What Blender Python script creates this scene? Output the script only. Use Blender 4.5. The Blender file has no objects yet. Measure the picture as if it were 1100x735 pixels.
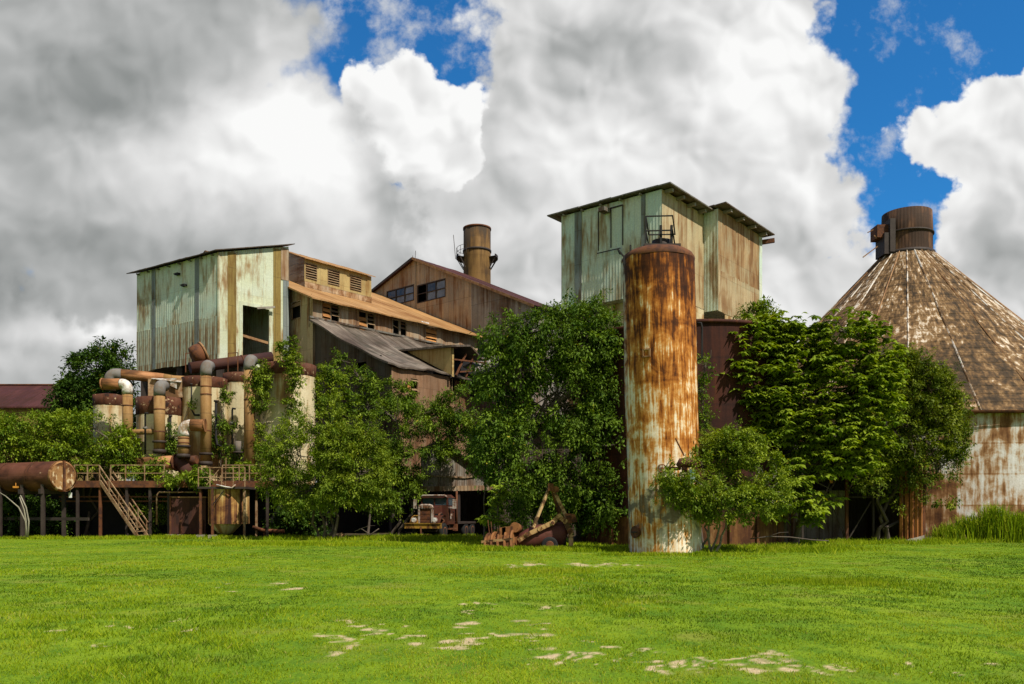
SUN_EL=52; SUN_E=5.0; EXPOSURE=0.12; SKY_S=.12; SKY_T=(.17,.72,1.12); CLOUD_B=.84
import bpy, bmesh, math, random
import numpy as np
from mathutils import Vector, Matrix
R_=math.radians
random.seed(7)
F=900.0; HX=550.0; HY=551.0; EYE=1.7          # focal length in photo pixels, horizon, eye height
scene=bpy.context.scene
COL=scene.collection
def P(px,py,Y): return Vector(((px-HX)/F*Y, Y, EYE+(HY-py)/F*Y))
def PX(px,Y): return (px-HX)/F*Y
def PZ(py,Y): return EYE+(HY-py)/F*Y

# ---------------------------------------------------------------- node helpers
class NT:
    def __init__(s,tree): s.t=tree; s.n=tree.nodes; s.l=tree.links
    def node(s,typ,**kw):
        n=s.n.new(typ)
        for k,v in kw.items(): setattr(n,k,v)
        return n
    def put(s,sock,v):
        if isinstance(v,(int,float)):
            try: sock.default_value=float(v)
            except Exception: sock.default_value=(v,)*len(sock.default_value)
        elif isinstance(v,(tuple,list,Vector)):
            v=tuple(v)
            if sock.type=='RGBA' and len(v)==3: v=v+(1,)
            sock.default_value=v
        else: s.l.new(v,sock)
    def m(s,op,a,b=None,c=None,clamp=False):
        n=s.node('ShaderNodeMath',operation=op); n.use_clamp=clamp
        s.put(n.inputs[0],a)
        if b is not None: s.put(n.inputs[1],b)
        if c is not None: s.put(n.inputs[2],c)
        return n.outputs[0]
    def add(s,a,b): return s.m('ADD',a,b)
    def sub(s,a,b): return s.m('SUBTRACT',a,b)
    def mul(s,a,b): return s.m('MULTIPLY',a,b)
    def div(s,a,b): return s.m('DIVIDE',a,b)
    def mx(s,a,b): return s.m('MAXIMUM',a,b)
    def mn(s,a,b): return s.m('MINIMUM',a,b)
    def ramp(s,x,a,b,lo=0.,hi=1.,smooth=True):
        n=s.node('ShaderNodeMapRange'); n.interpolation_type='SMOOTHSTEP' if smooth else 'LINEAR'; n.clamp=True
        s.put(n.inputs[0],x); s.put(n.inputs[1],a); s.put(n.inputs[2],b); s.put(n.inputs[3],lo); s.put(n.inputs[4],hi)
        return n.outputs[0]
    def xyz(s,x,y,z=0.):
        n=s.node('ShaderNodeCombineXYZ'); s.put(n.inputs[0],x); s.put(n.inputs[1],y); s.put(n.inputs[2],z); return n.outputs[0]
    def sep(s,v):
        n=s.node('ShaderNodeSeparateXYZ'); s.put(n.inputs[0],v); return n.outputs
    def vadd(s,a,b):
        n=s.node('ShaderNodeVectorMath',operation='ADD'); s.put(n.inputs[0],a); s.put(n.inputs[1],b); return n.outputs[0]
    def vmul(s,a,b):
        n=s.node('ShaderNodeVectorMath',operation='MULTIPLY'); s.put(n.inputs[0],a); s.put(n.inputs[1],b); return n.outputs[0]
    def vscale(s,a,k):
        n=s.node('ShaderNodeVectorMath',operation='SCALE'); s.put(n.inputs[0],a); s.put(n.inputs[3],k); return n.outputs[0]
    def noise(s,v,scale,detail=4.,rough=.5,dist=0.,color=False):
        n=s.node('ShaderNodeTexNoise'); s.put(n.inputs['Vector'],v); s.put(n.inputs['Scale'],scale); s.put(n.inputs['Detail'],detail)
        s.put(n.inputs['Roughness'],rough); s.put(n.inputs['Distortion'],dist)
        return n.outputs['Color' if color else 'Fac']
    def voro(s,v,scale,detail=0.,rough=.5,feature='F1',smooth=.5,out='Distance'):
        n=s.node('ShaderNodeTexVoronoi',feature=feature); n.normalize=True
        s.put(n.inputs['Vector'],v); s.put(n.inputs['Scale'],scale); s.put(n.inputs['Detail'],detail); s.put(n.inputs['Roughness'],rough)
        if feature=='SMOOTH_F1': s.put(n.inputs['Smoothness'],smooth)
        return n.outputs[out]
    def white(s,v):
        n=s.node('ShaderNodeTexWhiteNoise',noise_dimensions='3D'); s.put(n.inputs['Vector'],v); return n.outputs['Value']
    def mix(s,f,a,b,mode='MIX'):
        n=s.node('ShaderNodeMix',data_type='RGBA',blend_type=mode); n.clamp_factor=True
        s.put(n.inputs[0],f); s.put(n.inputs[6],a); s.put(n.inputs[7],b); return n.outputs[2]
    def hsv(s,c,h=.5,sat=1.,val=1.):
        n=s.node('ShaderNodeHueSaturation'); s.put(n.inputs['Color'],c); s.put(n.inputs['Hue'],h); s.put(n.inputs['Saturation'],sat); s.put(n.inputs['Value'],val)
        return n.outputs[0]
# ---------------------------------------------------------------- camera, sun, sky
cam=bpy.data.cameras.new('camera'); cam_ob=bpy.data.objects.new('camera',cam); COL.objects.link(cam_ob)
cam_ob.location=(0,0,EYE); cam_ob.rotation_euler=(R_(90),0,0)
cam.sensor_fit='HORIZONTAL'; cam.sensor_width=36; cam.lens=36*F/1100; cam.shift_y=(HY-367.5)/1100
cam.clip_start=.1; cam.clip_end=3000
scene.camera=cam_ob
vs=scene.view_settings; vs.view_transform='Standard'; vs.look='None'; vs.gamma=1; vs.use_curve_mapping=False; vs.exposure=EXPOSURE
SUN_D=Vector((.70,-.71,0)).normalized()*math.cos(R_(SUN_EL)); SUN_D.z=math.sin(R_(SUN_EL))
sl=bpy.data.lights.new('sun','SUN'); sl.energy=SUN_E; sl.angle=R_(.6); sl.color=(1,.94,.84)
so=bpy.data.objects.new('sun',sl); COL.objects.link(so); so.rotation_euler=SUN_D.to_track_quat('Z','Y').to_euler()

world=bpy.data.worlds.new('World'); scene.world=world; world.use_nodes=True
w=NT(world.node_tree); w.n.clear()
nish=w.node('ShaderNodeTexSky',sky_type='NISHITA'); nish.sun_disc=False; nish.sun_elevation=R_(SUN_EL)
nish.sun_rotation=math.atan2(SUN_D.x,SUN_D.y); nish.air_density=1.; nish.dust_density=.6; nish.ozone_density=2.5
tc=w.node('ShaderNodeTexCoord'); dx,dy,dz=w.sep(tc.outputs['Generated'])
ady=w.mx(w.m('ABSOLUTE',dy),.18)
# direction on the sky (tangents to the horizon axis); one unit is about six degrees
sx=w.add(w.add(w.mul(w.div(dx,ady),9.),5.5),w.mul(w.m('LESS_THAN',dy,0.),60.)); sy=w.sub(5.51,w.mul(w.div(dz,ady),9.))  # unseen rear sky shifted clear of clouds to weaken ambient light
p0=w.xyz(sx,sy,0.)
def N2(q,scale,det=3.,r=.5,color=False):
    o=w.noise(q,scale,det,r,color=color); o.node.noise_dimensions='2D'; return o
def V2(q,scale,det=3.,r=.5,smooth=None):
    o=w.voro(q,scale,det,r,'F1' if smooth is None else 'SMOOTH_F1',smooth or .5); o.node.voronoi_dimensions='2D'; return o
wa=w.vscale(w.vadd(N2(p0,1.1,2,.5,True),(-.5,-.5,0)),.5)
wb=w.vscale(w.vadd(N2(p0,5.,3,.55,True),(-.5,-.5,0)),.10)
pw=w.vadd(p0,w.vadd(wa,wb))
pwx,pwy,_=w.sep(pw)
def rad2(x,y,rx,ry,rot=0.):
    c,s_=math.cos(R_(rot)),math.sin(R_(rot))
    ax=w.sub(pwx,x); ay=w.sub(pwy,y)
    if rot: ax,ay=w.add(w.mul(ax,c),w.mul(ay,s_)),w.sub(w.mul(ay,c),w.mul(ax,s_))
    u=w.div(ax,rx); v=w.div(ay,ry)
    return w.add(w.mul(u,u),w.mul(v,v))
def blob(*a): return w.m('EXPONENT',w.mul(rad2(*a),-1.))
def total(lst):
    t=None
    for k,b in lst:
        v=w.mul(b,k); t=v if t is None else w.add(t,v)
    return t
def union(lst):                       # rough inside distance of a set of ellipses
    t=None
    for e in lst:
        v=w.mul(w.sub(1.,w.m('SQRT',rad2(*e))),min(e[2],e[3]))
        t=v if t is None else w.m('SMOOTH_MAX',t,v,.25)
    return t
# cauliflower edge and soft modelling
edge=w.sub(.42,V2(w.vadd(p0,wb),1.9,3.,.55))
fine=w.sub(N2(p0,7.,4,.6),.5)
soft=w.sub(N2(w.vadd(p0,wa),1.3,4,.5),.5)
bil=V2(w.vadd(p0,wa),1.3,2.,.45,.5); bil2=V2(w.vadd(w.vadd(p0,wa),(.09,-.12,0)),1.3,2.,.45,.5)
relief=w.sub(bil2,bil)                # >0 on the sides that face up and to the right
def layer(under,dist,lum,crisp,ea=.55,fa=.12,rim=.0,rel=.9,sa=.20,fb=.04):
    d=w.add(w.add(dist,w.mul(edge,ea)),w.mul(fine,fa))
    a=w.ramp(d,-crisp,crisp)
    l=w.add(lum,w.mul(relief,rel))
    l=w.add(l,w.add(w.mul(soft,sa),w.mul(fine,fb)))
    if rim: l=w.add(l,w.mul(w.ramp(d,0.,.9),-rim))
    n=w.node('ShaderNodeValToRGB'); w.put(n.inputs[0],l); e=n.color_ramp.elements
    e[0].position=0.; e[0].color=(.17,.185,.19,1); e[1].position=1.; e[1].color=(1.05,1.05,1.04,1)
    for ps,c in ((.25,(.30,.315,.31)),(.5,(.52,.53,.525)),(.75,(.78,.78,.775))):
        q=e.new(ps); q.color=c+(1,)
    return w.mix(a,under,w.vscale(n.outputs[0],CLOUD_B))
blue=w.vmul(nish.outputs[0],(SKY_S*SKY_T[0],SKY_S*SKY_T[1],SKY_S*SKY_T[2]))
wisp=w.mul(w.ramp(w.add(N2(p0,1.5,6,.62),w.mul(blob(4.05,.3,.45,.75),.22)),.55,.85),.8)
c=w.mix(wisp,blue,(.75*CLOUD_B,.76*CLOUD_B,.77*CLOUD_B))
# unseen warm grey veil behind the camera, added to take blue out of shadows
c=w.mix(w.ramp(dy,.05,-.15,0.,.82),c,w.mix(N2(p0,.8,4,.55),(.30,.29,.26),(.42,.40,.36)))
deckd=w.mul(w.sub(sy,3.4),1.2)
# far deck near the horizon and behind the viewer
c=layer(c,w.mx(deckd,union([(0.5,4.0,4.,1.0),(6.,3.6,4.,1.2)])),w.add(.40,total([(.20,blob(.7,3.5,.8,.3)),(.30,blob(3.,3.6,3.,.7)),(-.26,blob(.3,3.0,1.0,.3)),(.16,blob(1.,3.5,.5,.2)),(.3,blob(6.5,3.3,2.5,.8)),(.38,blob(10.,3.8,1.5,.8))])),.12)
# right cumulus
c=layer(c,union([(11.15,2.4,1.0,1.2),(10.85,2.75,.70,.65),(10.55,1.45,.75,.45),(11.6,1.5,1.,.7),(9.95,3.35,.8,.5)]),
        w.add(.88,total([(-.30,blob(11.2,3.0,.9,.9)),(-.12,blob(10.5,2.6,.35,.3)),(.08,blob(10.2,1.3,.6,.4))])),.05,.5,.14,.10)
# broad middle mass
c=layer(c,union([(8.,1.1,1.05,.95),(6.7,.3,1.5,.95),(5.75,1.35,.62,.62),(6.5,2.2,1.7,1.35),(8.3,2.4,.95,.82),(7.7,.1,1.0,.8),(5.3,2.7,1.25,.8),(8.5,3.3,1.4,.6)]),
        w.add(.78,total([(-.34,blob(6.3,.5,1.,.38)),(.16,blob(8.2,.9,.9,.8)),(.12,blob(8.8,2.1,.5,.35)),(-.1,blob(5.5,1.3,.4,.6)),(-.18,blob(8.7,2.45,.7,.3)),(-.26,blob(6.2,2.7,1.2,.5)),(-.12,blob(5.2,2.0,.4,.7)),(.05,blob(8.3,.7,.7,.7)),(-.10,blob(7.7,1.6,.9,.25)),(-.12,blob(7.,1.0,.25,.2)),(.14,blob(6.2,1.9,1.,.6))])),.09,.55,.16,.0,1.0,.20,.035)
# bright tower in the centre
c=layer(c,union([(4.35,1.35,.55,.62),(4.75,1.45,.42,.5),(4.45,.92,.25,.24),(4.9,1.55,.3,.42),(4.0,1.0,.3,.26)]),
        w.add(.98,total([(-.16,blob(4.5,2.0,.5,.3)),(-.06,blob(4.9,1.8,.2,.3))])),.035,.42,.10,.05,1.1)
# heavy grey mass on the left
c=layer(c,union([(.6,1.,2.3,1.7),(2.6,1.45,1.0,.72),(3.2,1.75,.88,.72),(3.45,2.4,1.0,.72),(2.0,2.6,2.2,.9),(2.75,.3,.62,.5)]),
        w.add(.44,total([(.50,blob(2.95,1.15,.75,.42,20)),(.40,blob(3.5,1.7,.55,.6)),(.2,blob(2.2,1.5,.8,.5)),(.16,blob(2.7,2.0,1.2,.35)),(.25,blob(3.1,.35,.45,.4)),(-.16,blob(1.4,.9,1.3,.5)),(.05,blob(.5,.2,.9,.5)),(.26,blob(2.3,1.9,1.1,.6)),(-.12,blob(2.2,2.55,1.3,.22)),(-.10,blob(.2,2.8,1.,.3)),(.30,blob(3.6,2.6,.7,.35)),(.10,blob(.6,2.0,.8,.3))])),.13,.5,.09,.0,.62,.15,.02)
sky=c
bg=w.node('ShaderNodeBackground'); w.put(bg.inputs[0],sky); bg.inputs[1].default_value=1.
wo=w.node('ShaderNodeOutputWorld'); w.l.new(bg.outputs[0],wo.inputs[0])
world.cycles.sampling_method='MANUAL'; world.cycles.sample_map_resolution=256
# ---------------------------------------------------------------- mesh builder
def V(*a): return Vector(a)
class MB:
    def __init__(s): s.v=[]; s.f=[]; s.uv=[]; s.sm=[]; s.mi=[]; s.cm=0
    def face(s,pts,uvs=None,smooth=False):
        i=len(s.v); pts=[Vector(p) for p in pts]; s.v+=pts; s.f.append(tuple(range(i,i+len(pts))))
        if uvs is None:
            a=pts[0]; e=(pts[1]-a)
            if e.length<1e-6: e=(pts[2]-a)
            L=e.normalized(); n=e.cross(pts[-1]-a)
            n=n.normalized() if n.length>1e-9 else V(0,0,1); m=n.cross(L)
            uvs=[((p-a).dot(L)+a.x*.37+a.y*.61,(p-a).dot(m)+a.z) for p in pts]
        s.uv+=[tuple(u) for u in uvs]; s.sm.append(smooth); s.mi.append(s.cm)
    def hexa(s,b,t):                     # bottom 4 points, top 4 points
        s.face([b[3],b[2],b[1],b[0]]); s.face(t)
        for i in range(4):
            j=(i+1)%4; s.face([b[i],b[j],t[j],t[i]])
    def box(s,c,ux,uy,uz):               # centre and three half vectors
        c=Vector(c)
        b=[c-ux-uy-uz,c+ux-uy-uz,c+ux+uy-uz,c-ux+uy-uz]; t=[p+2*uz for p in b]; s.hexa(b,t)
    def abox(s,x0,x1,y0,y1,z0,z1):
        s.hexa([V(x0,y0,z0),V(x1,y0,z0),V(x1,y1,z0),V(x0,y1,z0)],[V(x0,y0,z1),V(x1,y0,z1),V(x1,y1,z1),V(x0,y1,z1)])
    def bar(s,p,q,w,h=None,up=V(0,0,1)):
        p=Vector(p); q=Vector(q); h=h or w; d=(q-p)
        if d.length<1e-6: return
        d.normalize()
        if abs(d.dot(up))>.97: up=V(1,0,0) if abs(d.x)<.9 else V(0,1,0)
        a=d.cross(up).normalized(); b=a.cross(d).normalized()
        s.box((p+q)/2,(q-p)/2,a*w/2,b*h/2)
    def slab(s,quad,th):                 # four points, thickness downwards
        s.hexa([Vector(p)-V(0,0,th) for p in quad],quad)
    def tube(s,pts,rad,n=10,caps=True,smooth=True,ru=None):
        pts=[Vector(p) for p in pts]; rs=rad if isinstance(rad,(list,tuple)) else [rad]*len(pts)
        rings=[]; a=None; L=0; Ls=[]
        for i,p in enumerate(pts):
            d=(pts[min(i+1,len(pts)-1)]-pts[max(i-1,0)]).normalized()
            if a is None:
                u=V(0,0,1) if abs(d.z)<.9 else V(1,0,0); a=d.cross(u).normalized()
            else:
                a=(a-d*a.dot(d)); a.normalize()
            b=d.cross(a)
            rings.append([p+(a*math.cos(2*math.pi*k/n)+b*math.sin(2*math.pi*k/n))*rs[i] for k in range(n)])
            if i: L+=(p-pts[i-1]).length
            Ls.append(L)
        R=ru or max(rs); z0=pts[0].z; w=2*math.pi*R/n
        for i in range(len(pts)-1):
            for k in range(n):
                j=(k+1)%n
                s.face([rings[i][k],rings[i][j],rings[i+1][j],rings[i+1][k]],[(k*w,z0+Ls[i]),((k+1)*w,z0+Ls[i]),((k+1)*w,z0+Ls[i+1]),(k*w,z0+Ls[i+1])],smooth)
        if caps:
            if rs[0]>1e-4: s.face(rings[0][::-1])
            if rs[-1]>1e-4: s.face(rings[-1])
    def cyl(s,p,q,r,n=20,caps=True): s.tube([p,q],r,n,caps)
    def lathe(s,cx,cy,prof,n=40,a0=0.,a1=2*math.pi,smooth=True,wob=None,tilt=None):
        R=max(r for r,z in prof); rings=[]
        for r,z in prof:
            g=[]
            for k in range(n+1):
                t=a0+(a1-a0)*k/n; rr=r+(wob(t,z) if wob else 0.)
                p=V(cx+rr*math.cos(t),cy+rr*math.sin(t),z)
                if tilt: p.x+=tilt*z
                g.append(p)
            rings.append(g)
        L=[prof[0][1]]
        for i in range(1,len(prof)): L.append(L[-1]+math.hypot(prof[i][0]-prof[i-1][0],prof[i][1]-prof[i-1][1]))
        w=(a1-a0)*R/n
        for i in range(len(prof)-1):
            for k in range(n):
                pts=[rings[i][k],rings[i][k+1],rings[i+1][k+1],rings[i+1][k]]
                uv=[(k*w,L[i]),((k+1)*w,L[i]),((k+1)*w,L[i+1]),(k*w,L[i+1])]
                if prof[i+1][0]<1e-4: pts.pop(2); uv.pop(2)
                elif prof[i][0]<1e-4: pts.pop(1); uv.pop(1)
                s.face(pts,uv,smooth)
    def grid(s,f,nu,nv,lu,lv,smooth=True):
        for i in range(nu):
            for j in range(nv):
                q=[(i,j),(i+1,j),(i+1,j+1),(i,j+1)]
                s.face([f(a/nu,b/nv) for a,b in q],[(a/nu*lu,b/nv*lv) for a,b in q],smooth)
    def build(s,name,mat,parent=None,label=None,loc=None,weld=True):
        me=bpy.data.meshes.new(name); o=Vector(loc) if loc is not None else V(0,0,0)
        p=parent
        while p is not None: o=o+p.location; p=p.parent
        me.from_pydata([tuple(v-o) for v in s.v],[],s.f)
        uvl=me.uv_layers.new(name='uv'); uvl.data.foreach_set('uv',[c for u in s.uv for c in u])
        me.polygons.foreach_set('use_smooth',s.sm)
        for m in (mat if isinstance(mat,(list,tuple)) else [mat]): me.materials.append(m)
        me.polygons.foreach_set('material_index',s.mi)
        if weld:
            bm=bmesh.new(); bm.from_mesh(me); bmesh.ops.remove_doubles(bm,verts=bm.verts,dist=.0005)
            bm.to_mesh(me); bm.free()
        ob=bpy.data.objects.new(name,me); COL.objects.link(ob)
        if parent is not None: ob.parent=parent
        elif loc is not None: ob.location=loc
        if label: ob['label']=label
        return ob
def sheet_roof(mb,p00,p10,p11,p01,th=.05,w=.95,jit=.07,seed=1):
    """lapped roofing sheets running from the edge p00-p10 to the edge p01-p11, none laid quite true"""
    p00,p10,p11,p01=map(Vector,(p00,p10,p11,p01)); rr=random.Random(seed); n=max(1,int((p10-p00).length/w))
    for i in range(n):
        a,b=i/n,(i+1)/n; lo0,lo1=p00.lerp(p10,a),p00.lerp(p10,b); hi0,hi1=p01.lerp(p11,a),p01.lerp(p11,b)
        d=(hi0-lo0).normalized(); k=(rr.uniform(-1,1)*jit,rr.uniform(-1,1)*jit*.6); z=V(0,0,.016*(i%2)+rr.uniform(0,.012)); e=(lo1-lo0)*.035
        tw=rr.uniform(-.012,.03)
        mb.slab([lo0+d*k[0]+z-e,lo1+d*k[0]+z+e+V(0,0,tw),hi1+d*k[1]+z+e,hi0+d*k[1]+z-e],th)
def tag(o,label,cat,group=None,kind=None):
    if label: o['label']=label
    if cat: o['category']=cat
    if group: o['group']=group
    if kind: o['kind']=kind
    return o
def thing(name,label,cat,loc,group=None):
    o=bpy.data.objects.new(name,None); o.empty_display_size=.5; COL.objects.link(o); o.location=loc
    return tag(o,label,cat,group)
class Wall:                              # a vertical plane between two ground points
    def __init__(s,A,B):
        s.A=V(A[0],A[1],0); s.B=V(B[0],B[1],0); s.L=(s.B-s.A).length; s.d=(s.B-s.A)/s.L
        s.n=V(s.d.y,-s.d.x,0)
        if s.n.dot(s.A)>0: s.n=-s.n      # outwards = towards the field
    def s(s_,px):
        r=(px-HX)/F; return (r*s_.A.y-s_.A.x)/(s_.d.x-r*s_.d.y)
    def Y(s_,s): return s_.A.y+s_.d.y*s
    def z(s_,px,py): return PZ(py,s_.Y(s_.s(px)))
    def pt(s_,s,z,out=0.): 
        p=s_.A+s_.d*s+s_.n*out; return V(p.x,p.y,z)
    def panel(w,mb,s0,s1,zb,zt,ops=(),out=0.):
        zb=zb if callable(zb) else (lambda s,k=zb:k); zt=zt if callable(zt) else (lambda s,k=zt:k)
        br=sorted(set([s0,s1]+[x for o in ops for x in o[:2] if s0<x<s1]))
        for a,b in zip(br,br[1:]):
            zs=sorted(set(x for o in ops if o[0]<b-1e-6 and o[1]>a+1e-6 for x in o[2:4]))
            lev=[zb]+[(lambda s,k=z:k) for z in zs]+[zt]
            for lo,hi in zip(lev,lev[1:]):
                zm=(lo(a)+hi(a))/2
                if any(o[0]<=a+1e-6 and o[1]>=b-1e-6 and o[2]<zm<o[3] for o in ops): continue
                mb.face([w.pt(a,lo(a),out),w.pt(b,lo(b),out),w.pt(b,hi(b),out),w.pt(a,hi(a),out)],[(a,lo(a)),(b,lo(b)),(b,hi(b)),(a,hi(a))])
    def frame(w,mb,o,t=.08,dep=.14,out=.03):
        s0,s1,z0,z1=o
        for a,b,c,d in ((s0-t,s0,z0-t,z1+t),(s1,s1+t,z0-t,z1+t),(s0,s1,z1,z1+t),(s0,s1,z0-t,z0)):
            w.block(mb,a,b,c,d,out,dep)
    def block(w,mb,s0,s1,z0,z1,out,dep):
        b=[w.pt(s0,z0,out),w.pt(s1,z0,out),w.pt(s1,z0,out-dep),w.pt(s0,z0,out-dep)]
        mb.hexa(b,[p+V(0,0,z1-z0) for p in b])
    def slats(w,mb,o,n,out=.0,skip=(),tilt=.07,th=.02):
        s0,s1,z0,z1=o; h=(z1-z0)/n; rr=random.Random(int(s0*100)+n)
        for i in range(n):
            if i in skip: continue
            za=z0+h*(i+.5); j=rr.uniform(-.04,.04)*h*1.5
            b=[w.pt(s0,za-h*.42+j,out+tilt),w.pt(s1,za-h*.42-j,out+tilt),w.pt(s1,za+h*.42-j,out-tilt),w.pt(s0,za+h*.42+j,out-tilt)]
            mb.face(b); mb.face([p+w.n*th for p in b])
class Frame:                             # local axes u (along), v (back), z
    def __init__(s,P0,ang):
        s.o=V(P0[0],P0[1],0); c,k=math.cos(R_(ang)),math.sin(R_(ang)); s.u=V(k,c,0); s.v=V(-c,k,0)
    def pt(s,u,v,z): 
        p=s.o+s.u*u+s.v*v; return V(p.x,p.y,z)
    def box(s,mb,u0,u1,v0,v1,z0,z1):
        b=[s.pt(u0,v0,z0),s.pt(u1,v0,z0),s.pt(u1,v1,z0),s.pt(u0,v1,z0)]
        mb.hexa(b,[p+V(0,0,z1-z0) for p in b])
# ---------------------------------------------------------------- materials
def new_mat(name):
    m=bpy.data.materials.new(name); m.use_nodes=True; t=NT(m.node_tree); t.n.clear(); return m,t
def finish(t,col,rough=.7,bump=None,bs=.3,bd=.02,metal=0.,spec=.16):
    b=t.node('ShaderNodeBsdfPrincipled'); t.put(b.inputs['Base Color'],col); t.put(b.inputs['Roughness'],rough); t.put(b.inputs['Metallic'],metal)
    b.inputs['Specular IOR Level'].default_value=spec
    if bump is not None:
        n=t.node('ShaderNodeBump'); n.inputs['Strength'].default_value=bs; n.inputs['Distance'].default_value=bd
        t.put(n.inputs['Height'],bump); t.l.new(n.outputs[0],b.inputs['Normal'])
    o=t.node('ShaderNodeOutputMaterial'); t.l.new(b.outputs[0],o.inputs[0])
def weathered(name,base,alt,rust,dark,amt=.4,sheet=(.9,2.6),corr=.15,streak=(5.,.45),patch=.22,soft=.16,seam=.5,rows=True,
              var=.25,rough=.72,top=None,white=None,bumpd=.02,hor=False,mould=0.,metal=0.):
    """painted or bare sheet metal: sheets of differing age, rust that runs downwards, grime, corrugation"""
    m,t=new_mat(name)
    uvn=t.node('ShaderNodeUVMap'); u,v,_=t.sep(uvn.outputs[0])
    if hor: u,v=v,u
    oi=t.node('ShaderNodeObjectInfo'); off=t.mul(oi.outputs['Random'],37.)
    q=t.xyz(u,v,off)
    col=t.mix(t.ramp(t.noise(q,.45,4,.55),.32,.68),base,alt)
    if sheet:
        su=t.div(u,sheet[0]); fu=t.m('FLOOR',su)
        sv=t.add(t.div(v,sheet[1]),t.mul(t.white(t.xyz(fu,3.,off)),.0 if rows else .7)); fv=t.m('FLOOR',sv)
        idn=t.white(t.xyz(fu,fv,off)); idn2=t.white(t.xyz(fv,fu,t.add(off,5.)))
        col=t.mix(t.mul(t.ramp(idn,.55,1.),.7),col,alt)
        col=t.hsv(col,val=t.ramp(idn2,0,1,1-var,1+var*.6,False))
    else: idn2=.5
    s1=t.noise(t.xyz(t.mul(u,streak[0]),t.mul(v,streak[1]),off),1.,6,.62)
    s2=t.noise(t.xyz(t.mul(u,streak[0]*.33),t.mul(v,streak[1]*.5),t.add(off,9.)),1.,4,.55)
    pt=t.noise(q,patch,4,.6)
    mk=t.add(t.add(t.mul(s1,.5),t.mul(s2,.42)),t.mul(pt,.58))       # about .75 on average
    mk=t.add(t.mul(t.sub(mk,.75),1.75),.75)
    if sheet: mk=t.add(mk,t.mul(t.sub(idn2,.5),.12))
    if top: mk=t.add(mk,t.ramp(v,top[0],top[1],0.,top[2],False))
    th=.95-.4*amt
    rm=t.ramp(mk,th-soft,th+soft)
    rm2=t.ramp(mk,th+.06,th+.06+soft*1.4)
    fine=t.noise(q,9.,5,.65)
    rc=t.mix(t.ramp(fine,.3,.7),rust,[c*.62 for c in rust])
    rc=t.mix(rm2,rc,dark)
    col=t.mix(t.mul(rm,.92),col,rc)
    if white:
        wm=t.ramp(t.add(t.noise(t.xyz(t.mul(u,streak[0]*.8),t.mul(v,streak[1]*1.6),t.add(off,21.)),1.,5,.65),t.mul(t.noise(q,.6,3,.5),.35)),white[1],white[1]+.07)
        col=t.mix(wm,col,white[0])
    if mould: col=t.mix(t.mul(t.ramp(t.noise(t.xyz(u,v,t.add(off,31.)),.8,6,.65),.5,.66),mould),col,(.03,.035,.02))
    if sheet and seam:
        du=t.m('ABSOLUTE',t.sub(t.m('FRACT',su),.5)); ln=t.ramp(du,.5-.035/sheet[0],.5-.012/sheet[0])
        if rows:
            dv=t.m('ABSOLUTE',t.sub(t.m('FRACT',sv),.5)); ln=t.mx(ln,t.mul(t.ramp(dv,.5-.04/sheet[1],.5-.015/sheet[1]),.7))
        col=t.mix(t.mul(ln,seam),col,(.03,.022,.015))
    col=t.hsv(col,val=t.ramp(fine,.25,.75,.82,1.14,False))
    bump=t.mul(t.add(fine,t.mul(rm,.7)),.35)
    if corr: bump=t.add(bump,t.mul(t.m('SINE',t.mul(u,2*math.pi/corr)),.8))
    finish(t,col,t.add(rough-.08,t.mul(rm,.2)),bump,.5,bumpd,metal)
    return m
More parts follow.
